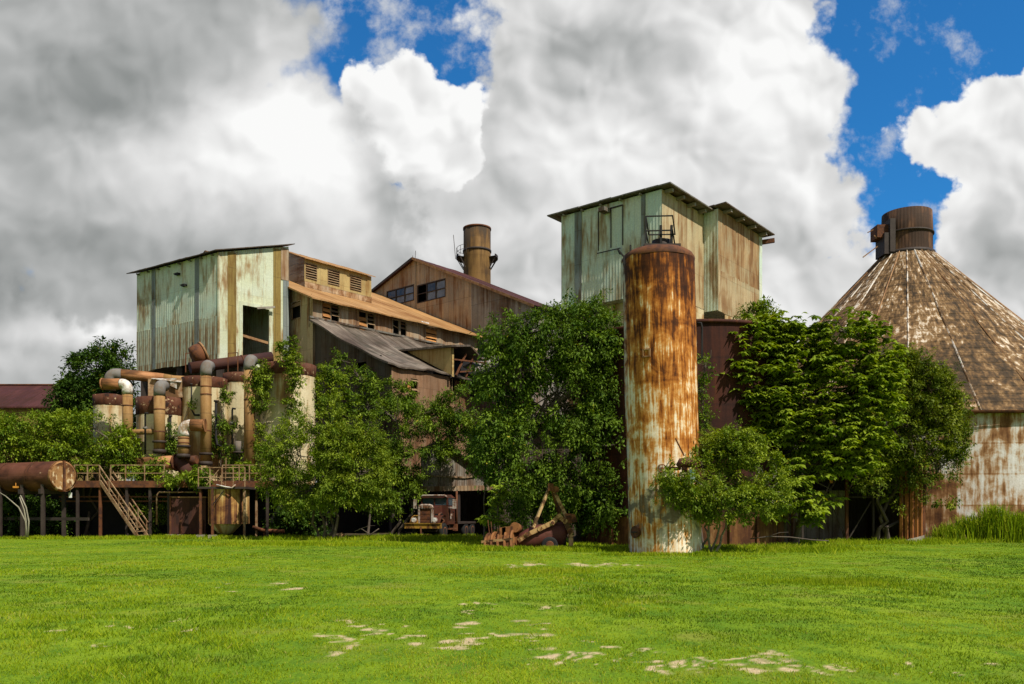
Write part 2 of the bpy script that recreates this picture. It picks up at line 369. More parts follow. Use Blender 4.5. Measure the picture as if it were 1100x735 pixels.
def layered(name,stops,su=(9.,.9),sm=(3.,.35),blot=1.1,big=.3,w=(.38,.32,.30,.3),gain=2.4,vb=None,rows=None,rough=.75,bumpd=.012,grey=None,mould=None,hor=False):
    """coats of paint, rust and bare metal: one weathering depth read through a list of tones"""
    m,t=new_mat(name); uvn=t.node('ShaderNodeUVMap'); u,v,_=t.sep(uvn.outputs[0])
    if hor: u,v=v,u
    off=t.mul(t.node('ShaderNodeObjectInfo').outputs['Random'],37.)
    a=t.noise(t.xyz(t.mul(u,su[0]),t.mul(v,su[1]),off),1.,5,.62); b=t.noise(t.xyz(t.mul(u,sm[0]),t.mul(v,sm[1]),t.add(off,7.)),1.,4,.55)
    q=t.xyz(u,v,off); c=t.noise(q,blot,5,.62,.4); d=t.noise(t.vadd(q,(3.,9.,1.)),big,3,.5); e=t.noise(q,11.,4,.6)
    x=t.add(t.add(t.mul(t.sub(a,.5),w[0]),t.mul(t.sub(b,.5),w[1])),t.add(t.mul(t.sub(c,.5),w[2]),t.mul(t.sub(d,.5),w[3])))
    x=t.add(t.mul(x,gain),.5)
    if vb: x=t.add(x,t.ramp(v,vb[0],vb[1],vb[2],vb[3],False))
    if rows:
        f=t.div(v,rows[0]); fl=t.m('FLOOR',f); fr=t.m('FRACT',f); cu=t.m('FLOOR',t.add(t.div(u,rows[1]),t.mul(t.white(t.xyz(fl,1.,off)),3.)))
        x=t.add(x,t.mul(t.sub(t.white(t.xyz(fl,cu,off)),.5),rows[2]))
        ln=t.ramp(t.m('ABSOLUTE',t.sub(fr,.5)),.455,.495); x=t.sub(x,t.mul(ln,rows[3]))
    n=t.node('ShaderNodeValToRGB'); t.put(n.inputs[0],x); el=n.color_ramp.elements
    el[0].position=stops[0][0]; el[0].color=tuple(stops[0][1])+(1,); el[1].position=stops[-1][0]; el[1].color=tuple(stops[-1][1])+(1,)
    for p,cc in stops[1:-1]: z=el.new(p); z.color=tuple(cc)+(1,)
    col=n.outputs[0]
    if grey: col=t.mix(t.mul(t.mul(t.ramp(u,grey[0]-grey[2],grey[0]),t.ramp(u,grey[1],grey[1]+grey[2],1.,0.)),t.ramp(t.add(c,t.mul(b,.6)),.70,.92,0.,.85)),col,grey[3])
    if mould: col=t.mix(t.mul(t.mul(t.ramp(v,mould[0]-.5,mould[0]+.4),t.ramp(v,mould[1]-.2,mould[1]+.6,1.,0.)),t.ramp(c,.44,.56,0.,.85)),col,mould[2])
    col=t.hsv(col,val=t.ramp(e,.25,.75,.82,1.15,False))
    finish(t,col,rough,t.add(t.mul(e,.5),t.mul(x,.6)),.4,bumpd); return m
def plain(name,col,var=.3,scale=6.,rough=.7,alt=None,metal=0.,spec=.3,bumpd=.01):
    m,t=new_mat(name); tcn=t.node('ShaderNodeTexCoord'); oi=t.node('ShaderNodeObjectInfo')
    q=t.vadd(tcn.outputs['Object'],t.xyz(t.mul(oi.outputs['Random'],9.),0,0))
    n=t.noise(q,scale,6,.62); n2=t.noise(q,scale*.25,3,.5)
    c=t.mix(t.ramp(t.add(t.mul(n,.6),t.mul(n2,.4)),.4,.62),col,alt or [x*.55 for x in col])
    c=t.hsv(c,val=t.ramp(n,.25,.75,1-var,1+var,False))
    finish(t,c,rough,n,.4,bumpd,metal,spec); return m
M={}
RUST=(.20,.075,.022); DRUST=(.045,.017,.010)
M['green_sheet']=weathered('green_sheet',(.58,.70,.58),(.66,.69,.53),(.40,.29,.14),(.24,.13,.06),.33,(1.1,4.2),.26,(3.4,.55),soft=.16,var=.10,seam=.22)
M['green_low']=weathered('green_low',(.56,.64,.50),(.58,.58,.42),(.34,.21,.095),(.20,.11,.05),.50,(.95,5.),.26,(3.6,.40),soft=.14,var=.14,seam=.3)
M['pale_sheet']=weathered('pale_sheet',(.62,.66,.50),(.58,.60,.40),(.38,.23,.09),(.22,.11,.045),.30,(1.0,3.4),.26,(3.4,.6),soft=.16,var=.10,seam=.2)
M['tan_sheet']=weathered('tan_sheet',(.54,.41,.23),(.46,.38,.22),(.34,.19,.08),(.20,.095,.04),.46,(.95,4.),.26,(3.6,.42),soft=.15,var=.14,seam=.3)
M['bay_brown']=weathered('bay_brown',(.44,.28,.13),(.40,.32,.18),(.30,.145,.05),(.15,.07,.03),.50,(1.25,3.6),.26,(3.6,.42),soft=.17,var=.12,seam=.3)
M['ochre_strip']=weathered('ochre_strip',(.30,.21,.06),(.26,.18,.05),(.2,.11,.03),(.1,.05,.02),.3,(1.2,3.2),.1,(4,.4),var=.1)
M['grey_strip']=weathered('grey_strip',(.20,.23,.22),(.24,.26,.24),(.16,.12,.07),(.1,.06,.03),.25,(1.,2.6),.1,(4,.4),var=.1)
M['brown_sheet']=weathered('brown_sheet',(.46,.33,.20),(.38,.31,.225),(.25,.11,.038),(.10,.045,.022),.42,(.78,5.),.26,(3.4,.22),soft=.2,var=.24,seam=.5)
M['grey_sheet']=weathered('grey_sheet',(.28,.25,.21),(.35,.32,.27),(.17,.09,.045),(.07,.04,.025),.28,(.85,6.),.13,(3.4,.2),soft=.2,var=.2,seam=.55)
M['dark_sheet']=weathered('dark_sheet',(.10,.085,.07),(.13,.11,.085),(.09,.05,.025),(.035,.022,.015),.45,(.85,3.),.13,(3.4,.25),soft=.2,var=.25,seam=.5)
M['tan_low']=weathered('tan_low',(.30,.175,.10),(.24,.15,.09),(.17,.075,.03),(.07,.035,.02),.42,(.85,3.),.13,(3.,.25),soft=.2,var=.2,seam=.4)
M['roof_orange']=weathered('roof_orange',(.46,.255,.10),(.40,.23,.095),(.30,.135,.04),(.15,.06,.02),.38,(.8,6.),.15,(5,.12),soft=.2,var=.14,seam=.35)
M['roof_red']=weathered('roof_red',(.075,.026,.022),(.10,.034,.026),(.06,.022,.016),(.05,.02,.012),.4,(.8,4.),.15,(5,.2),soft=.2,var=.25,seam=.4)
M['roof_grey']=weathered('roof_grey',(.15,.115,.088),(.25,.205,.16),(.08,.055,.038),(.04,.028,.022),.50,(.75,2.6),.17,(3.,.18),soft=.2,var=.4,seam=.6,rows=False,mould=.45)
M['roof_dark']=weathered('roof_dark',(.09,.08,.07),(.12,.10,.08),(.10,.05,.025),(.04,.03,.02),.4,(.8,3.),.15,(4,.3),var=.2)
M['eave']=weathered('eave',(.22,.21,.18),(.16,.14,.11),(.12,.06,.03),(.05,.03,.02),.35,(.8,3.),.1,(4,.4),var=.2)
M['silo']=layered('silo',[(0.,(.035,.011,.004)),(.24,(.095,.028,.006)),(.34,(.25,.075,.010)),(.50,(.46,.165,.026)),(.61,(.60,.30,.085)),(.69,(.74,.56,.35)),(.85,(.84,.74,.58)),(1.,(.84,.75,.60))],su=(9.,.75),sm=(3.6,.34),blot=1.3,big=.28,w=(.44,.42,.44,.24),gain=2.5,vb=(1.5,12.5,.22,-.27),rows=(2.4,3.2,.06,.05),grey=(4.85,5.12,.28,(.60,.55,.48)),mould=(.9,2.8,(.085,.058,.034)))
M['tank_rust']=layered('tank_rust',[(0.,(.012,.006,.005)),(.35,(.032,.011,.008)),(.6,(.065,.019,.010)),(.8,(.13,.042,.014)),(1.,(.24,.10,.03))],su=(4.,.25),sm=(1.4,.12),blot=.6,big=.15,gain=2.0,rows=(2.4,4.5,.10,.10),bumpd=.01)
M['tank_skirt']=layered('tank_skirt',[(0.,(.02,.01,.007)),(.4,(.07,.026,.012)),(.62,(.16,.07,.025)),(.8,(.34,.20,.09)),(1.,(.5,.36,.2))],su=(3.,.6),sm=(.8,.2),blot=.5,big=.16,gain=2.4)
M['cone_roof']=layered('cone_roof',[(0.,(.026,.018,.010)),(.28,(.060,.038,.018)),(.45,(.115,.066,.028)),(.60,(.20,.115,.046)),(.72,(.29,.185,.09)),(.80,(.54,.44,.32)),(1.,(.72,.64,.54))],su=(2.6,1.8),sm=(1.2,.24),blot=1.0,big=.14,w=(.46,.38,.52,.40),gain=2.5,rows=(1.15,5.5,.06,.18),vb=(0,26,-.16,.03),bumpd=.05)
M['cone_wall']=layered('cone_wall',[(0.,(.06,.024,.010)),(.28,(.17,.075,.026)),(.44,(.30,.16,.068)),(.56,(.46,.34,.23)),(.68,(.58,.54,.48)),(1.,(.70,.69,.66))],su=(3.6,.40),sm=(1.1,.16),blot=.6,big=.14,w=(.38,.36,.50,.34),gain=2.9,rows=(2.25,7.,.10,.12),vb=(0,9,-.26,.10),bumpd=.015)
M['cap_rust']=weathered('cap_rust',(.30,.17,.08),(.20,.105,.05),(.10,.05,.028),(.035,.022,.016),.55,(.45,1.6),.3,(3.,.4),soft=.16,var=.25,seam=.45,top=(0,4.5,.18))
M['cream']=weathered('cream',(.66,.57,.37),(.62,.51,.30),(.42,.22,.065),(.2,.09,.03),.30,(2.4,1.9),0,(2.3,.25),soft=.13,var=.07,seam=.2,bumpd=.008)
M['flake_rust']=weathered('flake_rust',(.13,.055,.03),(.075,.03,.02),(.12,.04,.018),(.022,.012,.009),.5,None,0,(3.5,1.8),.8,.1,white=((.50,.36,.2),.80),bumpd=.02)
M['duct_tan']=weathered('duct_tan',(.30,.165,.055),(.34,.20,.08),(.20,.09,.03),(.12,.055,.022),.40,(9.,1.25),0,(4,.4),soft=.2,var=.10,seam=.5,bumpd=.006)
M['duct_grey']=plain('duct_grey',(.20,.185,.165),.3,5.,.85,(.14,.11,.085))
M['duct_white']=plain('duct_white',(.72,.68,.62),.2,6.,.5,(.30,.2,.12))
M['duct_dark']=weathered('duct_dark',(.055,.024,.022),(.075,.032,.027),(.09,.035,.02),(.03,.017,.014),.4,(2.2,3.),0,(2.5,.6),soft=.2,var=.2,seam=.4)
M['duct_copper']=weathered('duct_copper',(.44,.21,.09),(.34,.15,.06),(.20,.085,.03),(.07,.035,.02),.44,(1.3,9.),0,(2.,.8),soft=.18,var=.15)
M['rust']=plain('rust',(.17,.062,.022),.45,5.,.85,(.055,.022,.013))
M['rust_light']=plain('rust_light',(.38,.22,.10),.4,6.,.8,(.17,.075,.03))
M['rail']=plain('rail',(.36,.24,.13),.4,7.,.75,(.15,.07,.03))
M['steel_dark']=plain('steel_dark',(.055,.040,.032),.4,5.,.7,(.03,.02,.016))
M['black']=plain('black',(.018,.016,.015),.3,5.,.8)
M['tyre']=plain('tyre',(.02,.019,.018),.3,5.,.9)
M['wood_slat']=weathered('wood_slat',(.58,.27,.085),(.46,.2,.06),(.3,.12,.035),(.1,.05,.02),.3,(2.,.3),0,(.8,8.),soft=.2,var=.3,seam=.2)
M['louvre']=weathered('louvre',(.34,.24,.13),(.26,.17,.09),(.2,.09,.035),(.08,.04,.02),.35,(2.,.3),0,(.8,8.),soft=.2,var=.3,seam=.2)
M['clere']=weathered('clere',(.50,.37,.15),(.44,.32,.13),(.3,.15,.04),(.14,.07,.025),.30,(.9,3.),.1,(3.4,.3),soft=.2,var=.12,seam=.3)
M['flash']=weathered('flash',(.42,.24,.10),(.5,.38,.25),(.28,.12,.04),(.13,.06,.02),.42,(1.6,.5),0,(2.,1.2),soft=.15,var=.2,white=((.66,.6,.52),.84))
M['screen_rust']=weathered('screen_rust',(.34,.14,.04),(.27,.10,.03),(.15,.055,.02),(.06,.025,.012),.45,None,0,(5,.4),.5,.15)
M['concrete']=plain('concrete',(.34,.30,.25),.25,4.,.9,(.2,.17,.13))
M['chimney']=weathered('chimney',(.25,.14,.042),(.22,.12,.038),(.12,.065,.025),(.04,.03,.022),.42,(3.,2.3),0,(2.2,.22),soft=.2,var=.07,seam=.3,top=(33.5,38.5,.34),bumpd=.01)
M['truck_red']=weathered('truck_red',(.060,.017,.012),(.09,.030,.022),(.10,.038,.018),(.035,.018,.012),.56,None,0,(5,2.),1.2,.12,rough=.55,bumpd=.004)
M['truck_white']=plain('truck_white',(.56,.50,.43),.35,7.,.6,(.17,.08,.04))
M['bumper_yellow']=weathered('bumper_yellow',(.42,.25,.035),(.34,.19,.03),(.16,.065,.02),(.05,.025,.012),.52,None,0,(7,3.),1.4,.12,bumpd=.004)
M['wreck_yellow']=weathered('wreck_yellow',(.52,.36,.17),(.44,.26,.10),(.19,.08,.028),(.05,.025,.013),.56,None,0,(8,3.),2.2,.09,bumpd=.006)
M['wreck_rust']=weathered('wreck_rust',(.28,.12,.04),(.2,.085,.03),(.12,.045,.02),(.04,.02,.012),.5,None,0,(5,3.),1.4,.15,bumpd=.01)
M['wreck_maroon']=weathered('wreck_maroon',(.13,.04,.03),(.11,.05,.035),(.10,.04,.02),(.04,.02,.012),.42,None,0,(3,1.5),1.2,.15,bumpd=.006)
M['cloth_blue']=plain('cloth_blue',(.25,.46,.52),.25,9.,.9,(.5,.6,.62))
M['lamp_lens']=plain('lamp_lens',(.8,.78,.72),.15,9.,.2)
M['bark']=plain('bark',(.13,.10,.075),.35,7.,.9,(.07,.055,.042),bumpd=.03)
M['bark_pale']=plain('bark_pale',(.33,.30,.22),.3,7.,.9,(.2,.18,.13),bumpd=.02)
M['sign_white']=plain('sign_white',(.75,.75,.72),.1,9.,.6)
M['orange_mark']=plain('orange_mark',(.6,.25,.03),.2,9.,.6)
def glass(name,col,rough=.12):
    m,t=new_mat(name); tcn=t.node('ShaderNodeTexCoord'); n=t.noise(tcn.outputs['Object'],1.5,4,.6)
    finish(t,t.mix(t.ramp(n,.4,.65),col,[c*.4+.05 for c in col]),t.ramp(n,.3,.7,rough,rough+.25),None,spec=.6); return m
M['pane_pale']=glass('pane_pale',(.17,.185,.19)); M['pane_dark']=glass('pane_dark',(.02,.022,.022)); M['windscreen']=glass('windscreen',(.035,.07,.085),.06)
def leafmat(name,ca,cb,trans=.30,yellow=(.34,.30,.03)):
    m,t=new_mat(name); at=t.node('ShaderNodeAttribute',attribute_name='tint'); f=at.outputs['Fac']
    c=t.mix(f,ca,cb); c=t.mix(t.ramp(f,.975,.985),c,yellow)
    d=t.node('ShaderNodeBsdfPrincipled'); t.put(d.inputs['Base Color'],c); d.inputs['Roughness'].default_value=.5; d.inputs['Specular IOR Level'].default_value=.07
    tr=t.node('ShaderNodeBsdfTranslucent'); t.put(tr.inputs[0],t.hsv(c,.49,1.1,1.3))
    mx=t.node('ShaderNodeMixShader'); mx.inputs[0].default_value=trans; t.l.new(d.outputs[0],mx.inputs[1]); t.l.new(tr.outputs[0],mx.inputs[2])
    o=t.node('ShaderNodeOutputMaterial'); t.l.new(mx.outputs[0],o.inputs[0]); return m

M['leaf_deep']=leafmat('leaf_deep',(.028,.070,.008),(.185,.275,.028),.2)
M['leaf_bright']=leafmat('leaf_bright',(.052,.115,.010),(.30,.375,.030),.22)
M['leaf_lime']=leafmat('leaf_lime',(.068,.130,.012),(.31,.375,.036),.22)
M['leaf_olive']=leafmat('leaf_olive',(.045,.085,.010),(.25,.29,.026),.2)
M['leaf_dark']=leafmat('leaf_dark',(.018,.048,.008),(.095,.165,.02),.2)
M['leaf_mid']=leafmat('leaf_mid',(.038,.09,.010),(.22,.30,.028),.2)
# ---------------------------------------------------------------- foliage
RNG=np.random.default_rng(11)
def unit(a): return a/np.maximum(np.linalg.norm(a,axis=1,keepdims=True),1e-9)
def leaf_mesh(name,cen,out,L,W,tint,mat,parent,droop=.4,jit=.9,spread=.35):
    """one mesh of leaf blades: cen (n,3) leaf bases, out (n,3) growing direction"""
    n=len(cen)
    d=unit(out*1.0+RNG.normal(0,jit,(n,3))+np.array([0,0,-droop]))
    s=unit(np.cross(d,np.array([0,0,1.])+RNG.normal(0,spread,(n,3))))
    nn=np.cross(s,d)
    l=(L*RNG.uniform(.65,1.25,n))[:,None]; w=(W*RNG.uniform(.7,1.25,n))[:,None]
    v=np.empty((n,4,3)); v[:,0]=cen; v[:,1]=cen+d*l*.45+s*w*.5+nn*w*.12; v[:,2]=cen+d*l-nn*l*.10; v[:,3]=cen+d*l*.45-s*w*.5+nn*w*.12
    return raw_mesh(name,v.reshape(-1,3),4,n,tint,mat,parent)
def raw_mesh(name,v,k,n,tint,mat,parent,loc=None):
    o=np.zeros(3); p=parent
    while p is not None: o=o+np.array(p.location); p=p.parent
    if loc is not None: o=o+np.array(loc)
    me=bpy.data.meshes.new(name); me.vertices.add(len(v)); me.vertices.foreach_set('co',(v-o).astype(np.float32).ravel())
    me.loops.add(n*k); me.loops.foreach_set('vertex_index',np.arange(n*k,dtype=np.int32))
    me.polygons.add(n); me.polygons.foreach_set('loop_start',np.arange(0,n*k,k,dtype=np.int32)); me.polygons.foreach_set('loop_total',np.full(n,k,dtype=np.int32))
    a=me.attributes.new('tint','FLOAT','FACE'); a.data.foreach_set('value',tint.astype(np.float32))
    me.update(calc_edges=True); me.materials.append(mat)
    ob=bpy.data.objects.new(name,me); COL.objects.link(ob)
    if parent is not None: ob.parent=parent
    elif loc is not None: ob.location=loc
    return ob
def fib(n):
    i=np.arange(n)+.5; ph=np.arccos(1-2*i/n); th=np.pi*(1+5**.5)*i
    return np.c_[np.cos(th)*np.sin(ph),np.sin(th)*np.sin(ph),np.cos(ph)]
def bend(a,b,k,sag=.0):
    a=Vector(a); b=Vector(b); pts=[a]; L=(b-a).length
    for i in range(1,k):
        t=i/k; p=a.lerp(b,t)+Vector(RNG.normal(0,.055*L,3))*math.sin(math.pi*t); p.z+=sag*L*math.sin(math.pi*t); pts.append(p)
    return pts+[b]
def tree(name,label,cat,Yc,base,lobes,mat,leaf=(.2,.085),clump=.5,per=34,gap=.62,trunk=.2,group=None,droop=.4,stems=1,depth=.85,kind='spray',
         bark='bark',crown='crown',twig=.45,fill=.25,flat=.7,base_z=0.,jit=.9,hang=0.,gaps=.40):
    """lobes: (px,py,rx,ry[,dY]) of crown masses; each is filled with sprays of leaves on real limbs"""
    bx=PX(base[0],Yc+base[1]); by=Yc+base[1]
    root=thing(name,label,cat,(bx,by,base_z),group)
    LB=[]
    for l in lobes:
        Y=Yc+(l[4] if len(l)>4 else 0.); c=P(l[0],l[1],Y); rx,rz=l[2]/F*Y,l[3]/F*Y
        LB.append((c,V(rx,(rx+rz)/2*depth,rz)))
    cl=[];cd=[];lo=[]
    for i,(c,r) in enumerate(LB):
        area=4*math.pi*((r.x*r.y)**1.6/3+(r.x*r.z)**1.6/3+(r.y*r.z)**1.6/3)**(1/1.6)
        n=max(10,int(area/(gap*clump)**2*.32)); u=fib(n); u=unit(u+RNG.normal(0,.22,(n,3)))
        pu=u*np.array(r)/clump/2.6+np.array(c)*.7; lump=vnoise(pu[:,0]+pu[:,2]*.6,pu[:,1]+pu[:,2]*.8,1.,i+3,3)
        rad=RNG.uniform(.72,1.04,n)**.7*(.40+1.2*lump); far=RNG.random(n)<.10; rad[far]*=RNG.uniform(1.1,1.4,far.sum())
        p=np.array(c)+u*np.array(r)*rad[:,None]
        nf=int(n*fill); uf=unit(RNG.normal(0,1,(nf,3))); pf=np.array(c)+uf*np.array(r)*RNG.uniform(.2,.75,nf)[:,None]
        p=np.r_[p,pf]; u=np.r_[u,uf]
        # drop sprays buried deep inside another mass
        keep=np.ones(len(p),bool)
        for j,(c2,r2) in enumerate(LB):
            if j!=i: keep&=(np.linalg.norm((p-np.array(c2))/np.array(r2),axis=1)>.62)|(RNG.random(len(p))<.12)
        keep&=p[:,2]>base_z+.12
        g=vnoise(p[:,0]/clump+p[:,1]*.9/clump,p[:,2]/clump*1.2,4.0,17+i,2); keep&=g>gaps+RNG.normal(0,.03,len(g))
        cl.append(p[keep]);cd.append(u[keep]);lo+= [i]*int(keep.sum())
    cl=np.concatenate(cl);cd=np.concatenate(cd);lo=np.array(lo)
    # wood
    mb=MB(); zl=min(c.z-r.z for c,r in LB); cx=sum(c.x for c,r in LB)/len(LB); cy=sum(c.y for c,r in LB)/len(LB)
    zm=sum(c.z for c,r in LB)/len(LB); order=sorted(range(len(LB)),key=lambda i:LB[i][0].z)
    forks=[]
    for k in range(stems):
        a=V(bx+(k-(stems-1)/2)*trunk*2.6,by+RNG.normal(0,trunk)*(stems>1),base_z-.15)
        e=V(a.x*.5+cx*.5+(k-(stems-1)/2)*trunk*5,a.y*.5+cy*.5,max(zl+.35*(zm-zl),base_z+.5))
        pts=bend(a,e,5); mb.tube(pts,[trunk*1.35]+[trunk*(1-.09*i) for i in range(1,6)],8); forks.append(e)
    for i in order:
        c,r=LB[i]; f=min(forks,key=lambda q:(q-c).length); 
        tip=c+V(0,0,r.z*.25)
        ln=(tip-f).length
        mb.tube(bend(f,tip,4,.04),[trunk*.55,trunk*.5,trunk*.42,trunk*.33,trunk*.2],6); forks.append(f.lerp(tip,.6))
        idx=np.where(lo==i)[0]
        for j in idx[::max(1,int(1/max(twig,.01)))]:
            t=RNG.uniform(.3,1.); s0=f.lerp(tip,t)
            if (Vector(cl[j])-s0).length>2.6*max(r): continue
            mb.tube(bend(s0,cl[j],2,.03),[trunk*.13+.008,trunk*.09+.006,.006],4,caps=False)
    for j in RNG.integers(0,len(cl),int(len(cl)*.035)+2):
        c=LB[lo[j]][0]; p0=c.lerp(Vector(cl[j]),.35); d=(Vector(cl[j])-c); p1=c+d*RNG.uniform(1.0,1.32)+V(0,0,d.length*.08)
        mb.tube(bend(p0,p1,4),[trunk*.16+.012,trunk*.13+.01,.016,.012,.006],4,caps=False)
        q=p0.lerp(p1,.6); mb.tube([q,q+Vector(RNG.normal(0,.3,3))*d.length*.4+d*.2],[.014,.005],4,caps=False)
    mb.build('trunk',M[bark],root,weld=False)
    # leaves
    n=len(cl); cnt=RNG.integers(int(per*.6),int(per*1.35),n); tot=int(cnt.sum()); ci=np.repeat(np.arange(n),cnt)
    ctint=np.clip(RNG.beta(1.1,1.5,n),0,1); csz=RNG.uniform(.55,1.4,n)
    if kind=='spray':
        ax=unit(cd+RNG.normal(0,.45,(n,3))+np.array([0,0,.15-hang*2.2])); t=RNG.uniform(-.45,1.,tot)
        off=RNG.normal(0,1,(tot,3))*np.array([clump*.27,clump*.27,clump*.27*flat])*(csz[ci]*(1.15-.55*np.clip(t,0,1)))[:,None]
        cen=cl[ci]+off+ax[ci]*(t*clump*1.05*csz[ci])[:,None]; cen[:,2]-=np.clip(t,0,1)**2*clump*csz[ci]*(.25+hang)
        out=ax[ci]*.7+unit(off)*.6
        tint=np.clip(ctint[ci]*.75+RNG.uniform(0,.25,tot)+.0,0,.96)
    else:                                  # whorls of drooping leaflets round a shoot tip
        k=7; W=max(1,per//k); cnt=np.full(n,W*k); tot=n*W*k; ci=np.repeat(np.arange(n),W*k)
        hub=np.repeat(cl,W,0)+RNG.normal(0,clump*.42,(n*W,3))*np.array([1,1,.6]); hubd=np.repeat(cd,W,0)
        a=np.tile(np.arange(k)*2*np.pi/k,n*W)+np.repeat(RNG.uniform(0,6.28,n*W),k)
        out=np.c_[np.cos(a),np.sin(a),np.full(tot,-.18)]+np.repeat(hubd,k,0)*np.array([.35,.35,.1])
        cen=np.repeat(hub,k,0); 
        tint=np.clip(np.repeat(RNG.beta(2,1.8,n*W),k)*.6+ctint[ci]*.36+RNG.uniform(0,.14,tot),0,.96)
    y=RNG.random(tot)<.006; tint[y]=1.
    ls=RNG.uniform(.62,1.45,n)[ci]
    leaf_mesh(crown,cen,out,leaf[0]*ls,leaf[1]*ls,tint,M[mat],root,droop,jit if kind=='spray' else .16,.35 if kind=='spray' else .2)
    return root
# ---------------------------------------------------------------- ground and grass
def vnoise(x,y,s,seed=0,oct=4):
    t=0;amp=1.;nrm=0
    for o in range(oct):
        X=x/s*2**o+seed*17.3;Y=y/s*2**o-seed*9.1; xi=np.floor(X).astype(int);yi=np.floor(Y).astype(int);fx=X-xi;fy=Y-yi
        fx=fx*fx*(3-2*fx);fy=fy*fy*(3-2*fy)
        def h(a,b):
            k=(a*374761393+b*668265263+seed*974634777+o*7919)&0x7fffffff; k=((k^(k>>13))*1274126177)&0x7fffffff; return ((k^(k>>16))&0xffff)/65535.
        t=t+amp*((h(xi,yi)*(1-fx)+h(xi+1,yi)*fx)*(1-fy)+(h(xi,yi+1)*(1-fx)+h(xi+1,yi+1)*fx)*fy); nrm+=amp; amp*=.55
    return t/nrm
_b=random.Random(4); BARE=[]
for n,x0,x1,y0,y1,w0,w1 in ((46,345,590,664,702,4,15),(34,560,700,690,716,3,10),(52,690,865,699,723,4,16),(14,870,1100,712,730,3,9),(16,540,690,605.5,609,3,9),(6,200,320,620,645,3,9),(10,470,640,640,662,3,9),(8,60,220,660,700,3,8)):
    for _ in range(n):
        k=_b.random()**1.8; BARE.append((_b.uniform(x0,x1),(_b.uniform(y0,y1)+_b.uniform(y0,y1))/2,w0+(w1-w0)*k,1.0+2.2*k))
def gz(x,y): return .05*(vnoise(x,y,7.,3,2)-.5)*np.clip((np.asarray(y)-4)/6,0,1)
def bare(x,y):
    px=HX+F*x/np.maximum(y,.5); py=HY+F*EYE/np.maximum(y,.5)      # patches of worn soil, laid out from where they lie
    m=np.zeros_like(x); xx=x+.5*(vnoise(x,y,.35,71,3)-.5); yy=y+.7*(vnoise(x,y,.45,72,3)-.5)
    for i,(a,b,c,d) in enumerate(BARE):
        k=1.
        Y=F*EYE/(b-HY);X=(a-HX)/F*Y;rx=c/F*Y;ry=(F*EYE/(b-d-HY)-F*EYE/(b+d-HY))/2
        m=np.maximum(m,k*np.exp(-((xx-X)/rx)**2-((yy-Y)/ry)**2))
    n=vnoise(x*.8,y,.26,5,4); n2=vnoise(x*.6,y,1.1,6,2)
    return np.clip((m+(n-.5)*1.6-.50)*2.2,0,1)*np.clip(m*5-.6,0,1)
def build_ground():
    ys=np.concatenate([np.linspace(-240,-6,10),np.linspace(-2,5.5,6),np.geomspace(6.5,72,330),np.geomspace(78,2400,16)])
    w=np.where(ys<6.5,6.5,ys); ts=np.concatenate([[-40,-12,-4,-1.8,-1.1],np.linspace(-.74,.74,420),[1.1,1.8,4,12,40]])
    Y,T=np.meshgrid(ys,ts,indexing='ij'); X=T*w[:,None]; Z=gz(X,Y)
    v=np.c_[X.ravel(),Y.ravel(),Z.ravel()]; nr,nc=X.shape
    i=(np.arange(nr-1)[:,None]*nc+np.arange(nc-1)[None]).ravel(); f=np.c_[i,i+1,i+nc+1,i+nc]
    me=bpy.data.meshes.new('ground'); me.vertices.add(len(v)); me.vertices.foreach_set('co',v.astype(np.float32).ravel())
    me.loops.add(f.size); me.loops.foreach_set('vertex_index',f.astype(np.int32).ravel()); me.polygons.add(len(f))
    me.polygons.foreach_set('loop_start',np.arange(0,f.size,4,dtype=np.int32)); me.polygons.foreach_set('loop_total',np.full(len(f),4,dtype=np.int32))
    a=me.attributes.new('soil','FLOAT','POINT'); a.data.foreach_set('value',bare(X.ravel(),Y.ravel()).astype(np.float32)); me.update(calc_edges=True)
    m,t=new_mat('lawn_soil'); tcn=t.node('ShaderNodeTexCoord'); o=tcn.outputs['Object']; _,oy,_2=t.sep(o)
    n1=t.noise(o,.22,4,.6); n2=t.noise(t.vmul(o,(1.,.55,1.)),2.4,6,.65); n3=t.noise(o,22.,4,.65); n4=t.noise(t.vadd(o,(40,7,0)),.55,5,.6)
    g=t.mix(t.ramp(n1,.36,.64),(.125,.215,.009),(.21,.295,.012)); g=t.mix(t.ramp(n2,.42,.68),g,(.09,.18,.010)); g=t.mix(t.ramp(n4,.52,.70),g,(.20,.235,.026))
    g=t.hsv(g,val=t.ramp(n3,.25,.75,.55,1.4,False))
    at=t.node('ShaderNodeAttribute',attribute_name='soil')
    n5=t.noise(o,70.,3,.7); so=t.mix(t.ramp(n3,.3,.7),(.64,.50,.29),(.44,.32,.17)); so=t.mix(t.ramp(n5,.58,.68),so,(.22,.16,.085)); so=t.mix(t.ramp(n2,.5,.7,0,.6),so,(.20,.19,.06))
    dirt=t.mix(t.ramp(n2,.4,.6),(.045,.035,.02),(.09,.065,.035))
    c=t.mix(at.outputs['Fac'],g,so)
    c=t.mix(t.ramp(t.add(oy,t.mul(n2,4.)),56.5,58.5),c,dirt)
    finish(t,c,.95,t.add(n3,n2),.6,.04,spec=.1)
    me.materials.append(m); ob=bpy.data.objects.new('ground',me); COL.objects.link(ob); tag(ob,'mown green lawn with worn sandy soil patches','ground',kind='structure')
